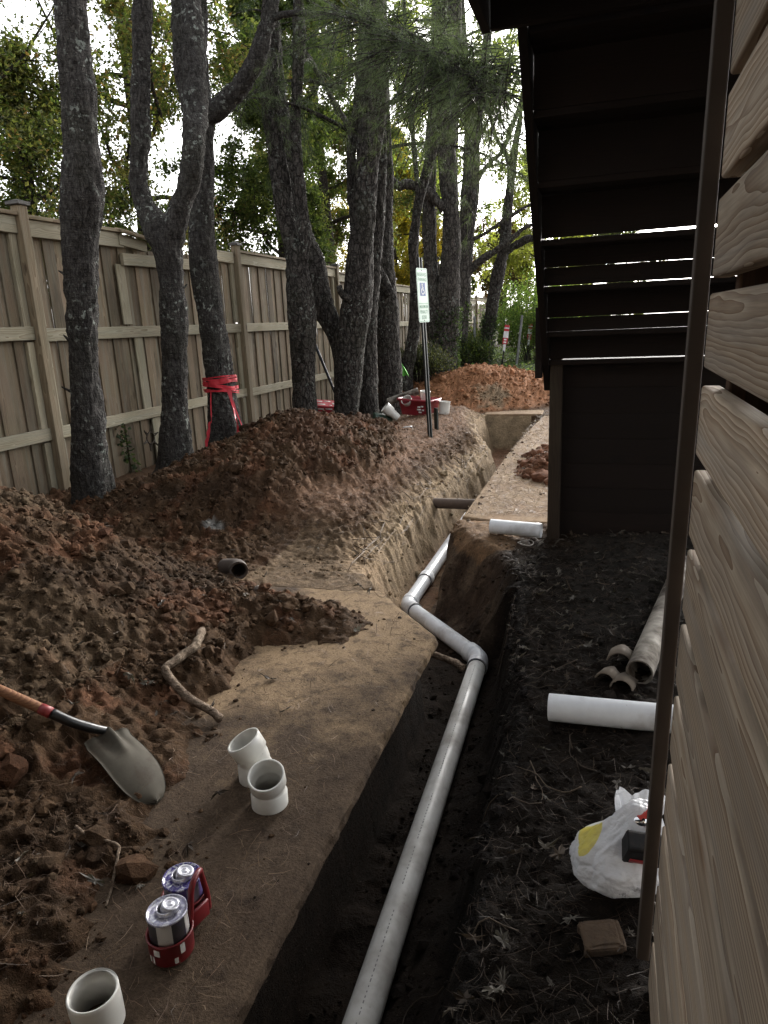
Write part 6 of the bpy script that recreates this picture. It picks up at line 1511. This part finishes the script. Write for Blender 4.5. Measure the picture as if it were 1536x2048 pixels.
steel_post(-3.22, 18.2, 0.40, -3.20, 1.75, 'bare metal post between the ivy-clad trunk and the leaning tree')
m = MB(); rbox(m, (0.20, 0.01, 0.26), Matrix.Translation((-1.50, 19.5, 1.22)) @ Matrix.Rotation(0.4, 4, 'Y'), 0.004)
bs = empty('yard_sign', (-1.50, 19.5, 0.4), 'small tilted white sign in front of the dark shrub by the staircase', 'sign'); m.build('board', M_SWHITE, bs, smooth=False)
m = MB(); tube(m, [(-1.53, 19.52, 0.35), (-1.51, 19.52, 1.1)], 0.008, 6); m.build('stake', M_BLK, bs)

# wire sun ornament on the fence
M_WIRE = plain('rusty_wire', (0.045, 0.036, 0.026), 0.5, 0.6, 0.4, 30)
so = empty('sun_ornament', (FX + 0.06, 7.06, 0.46), 'rusty wire sun ornament hanging against the fence boards', 'ornament')
a = np.linspace(0, 2 * np.pi, 34); yc, zc, xr = 7.06, 0.47, FX + 0.07
m = MB(); tube(m, np.column_stack([np.full(34, xr), yc + 0.068 * np.cos(a), zc + 0.068 * np.sin(a)]), 0.010, 6, False); m.build('ring', M_WIRE, so)
m = MB(); 
for k in range(6):
    b = k * math.pi / 3 + 0.3; e = [(xr, yc + 0.07 * math.cos(b + s), zc + 0.07 * math.sin(b + s)) for s in (-0.2, 0.2)]; tp = (xr + 0.01, yc + 0.155 * math.cos(b), zc + 0.155 * math.sin(b))
    rm = MB(); tube(rm, [e[0], tp], 0.0075, 5, False); tube(rm, [e[1], tp], 0.0075, 5, False); rm.build('ray', M_WIRE, so)
m = MB(); tube(m, [(xr, yc + 0.05, zc - 0.05), (xr + 0.03, yc + 0.18, zc - 0.16), (xr + 0.05, yc + 0.30, zc - 0.26)], 0.008, 6); m.build('stem', M_WIRE, so)

# red flagging tape round the taped pine
M_TAPE = plain('red_flagging', (0.55, 0.025, 0.045), 0.35, 0, 0.3, 12, bump=0.3)
Q = catmull(np.array(TREES['c'][0]), 200)
def at_z(z): k = np.argmin(np.abs(Q[:, 2] - z)); return Q[k]
tp = empty('flagging_tape', tuple(at_z(1.0)[:3]), 'red flagging tape wound round the pine trunk with trailing ends', 'tape')
for zc, tilt, w in ((1.085, 0.05, 0.035), (1.045, -0.09, 0.05), (1.00, 0.12, 0.04), (0.955, -0.05, 0.03), (1.02, 0.2, 0.03), (1.06, -0.22, 0.022), (0.985, 0.28, 0.02), (1.10, -0.12, 0.018), (0.93, 0.18, 0.015)):
    m = MB(); V = []
    for j in range(49):
        b = 2 * math.pi * j / 48; c = at_z(zc); r = c[3] + 0.026 + 0.009 * math.sin(7 * b + zc * 30) + 0.004 * math.sin(17 * b + zc * 11)
        for dz in (-w / 2, w / 2): V.append((c[0] + r * math.cos(b), c[1] + r * math.sin(b), zc + dz * (0.8 + 0.2 * math.sin(5 * b)) + tilt * r * math.cos(b + zc * 9)))
    m.add(V, np.array([(2 * j, 2 * j + 2, 2 * j + 3, 2 * j + 1) for j in range(48)])); m.build('winding', M_TAPE, tp)
def ribbon(pts, w, twist):
    P = catmull(pts, 30); m = MB(); V = []
    for j, p in enumerate(P):
        b = 0.6 + twist * j / 29; d = np.array([math.cos(b), math.sin(b) * 0.5, 0.15]) * w / 2 * (1 + 0.2 * math.sin(j)); V += [p - d, p + d]
    m.add(V, np.array([(2 * j, 2 * j + 2, 2 * j + 3, 2 * j + 1) for j in range(29)])); m.build('trailing_end', M_TAPE, tp)
ribbon([(-4.36, 7.66, 0.97), (-4.30, 7.62, 0.75), (-4.24, 7.55, 0.52), (-4.22, 7.48, 0.36)], 0.05, 2.0)
ribbon([(-4.36, 7.66, 0.96), (-4.26, 7.60, 0.72), (-4.16, 7.55, 0.50), (-4.13, 7.48, 0.38)], 0.03, 1.2)
ribbon([(-4.38, 7.66, 0.95), (-4.26, 7.58, 0.66), (-4.20, 7.52, 0.44), (-4.165, 7.46, 0.36)], 0.02, 3.0)
ribbon([(-4.66, 7.70, 0.58), (-4.69, 7.66, 0.44), (-4.72, 7.62, 0.30), (-4.72, 7.58, 0.20), (-4.70, 7.5, 0.16)], 0.10, 0.9)
ribbon([(-4.65, 7.72, 0.95), (-4.66, 7.70, 0.75), (-4.66, 7.68, 0.55)], 0.02, 0.5)

# ------------------------------------------------------------------ added wall and cover out of view, blocking sky light from the foreground
shade_wall = empty('shade_wall', (0, -2.6, 0), 'added unseen wall behind the camera that blocks sky light', 'shade_wall')
M_SHADEWALL = plain('shade_wall_paint', (0.30, 0.27, 0.23), 0.8, 0, 0.3, 3)
for k in range(22):
    m = MB(); rbox(m, (16.0, 0.03, 0.26), Matrix.Translation((-1.0, -2.6 - 0.012 * 0, 0.05 + 0.27 * k)) @ Matrix.Rotation(-0.06, 4, 'X'), 0.003, 1); m.build('shade_wall_board', M_SHADEWALL, shade_wall, smooth=False)

shade_cover = empty('shade_roof', (-3.4, 0, 3.05), 'added unseen roof shading the near end of the slab', 'roof')  # added above the camera, out of view, only to darken the foreground
for k in range(9):
    plank('shade_roof_board', (6.2, 0.37, 0.03), mat3((-3.72, -2.35 + 0.38 * k, 3.10), (1, 0, 0), (0, 0, 1)), M_STAIR, shade_cover)
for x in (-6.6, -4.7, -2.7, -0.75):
    plank('shade_roof_rafter', (3.3, 0.05, 0.16), mat3((x, -0.85, 2.99), (0, 1, 0)), M_STAIR, shade_cover)
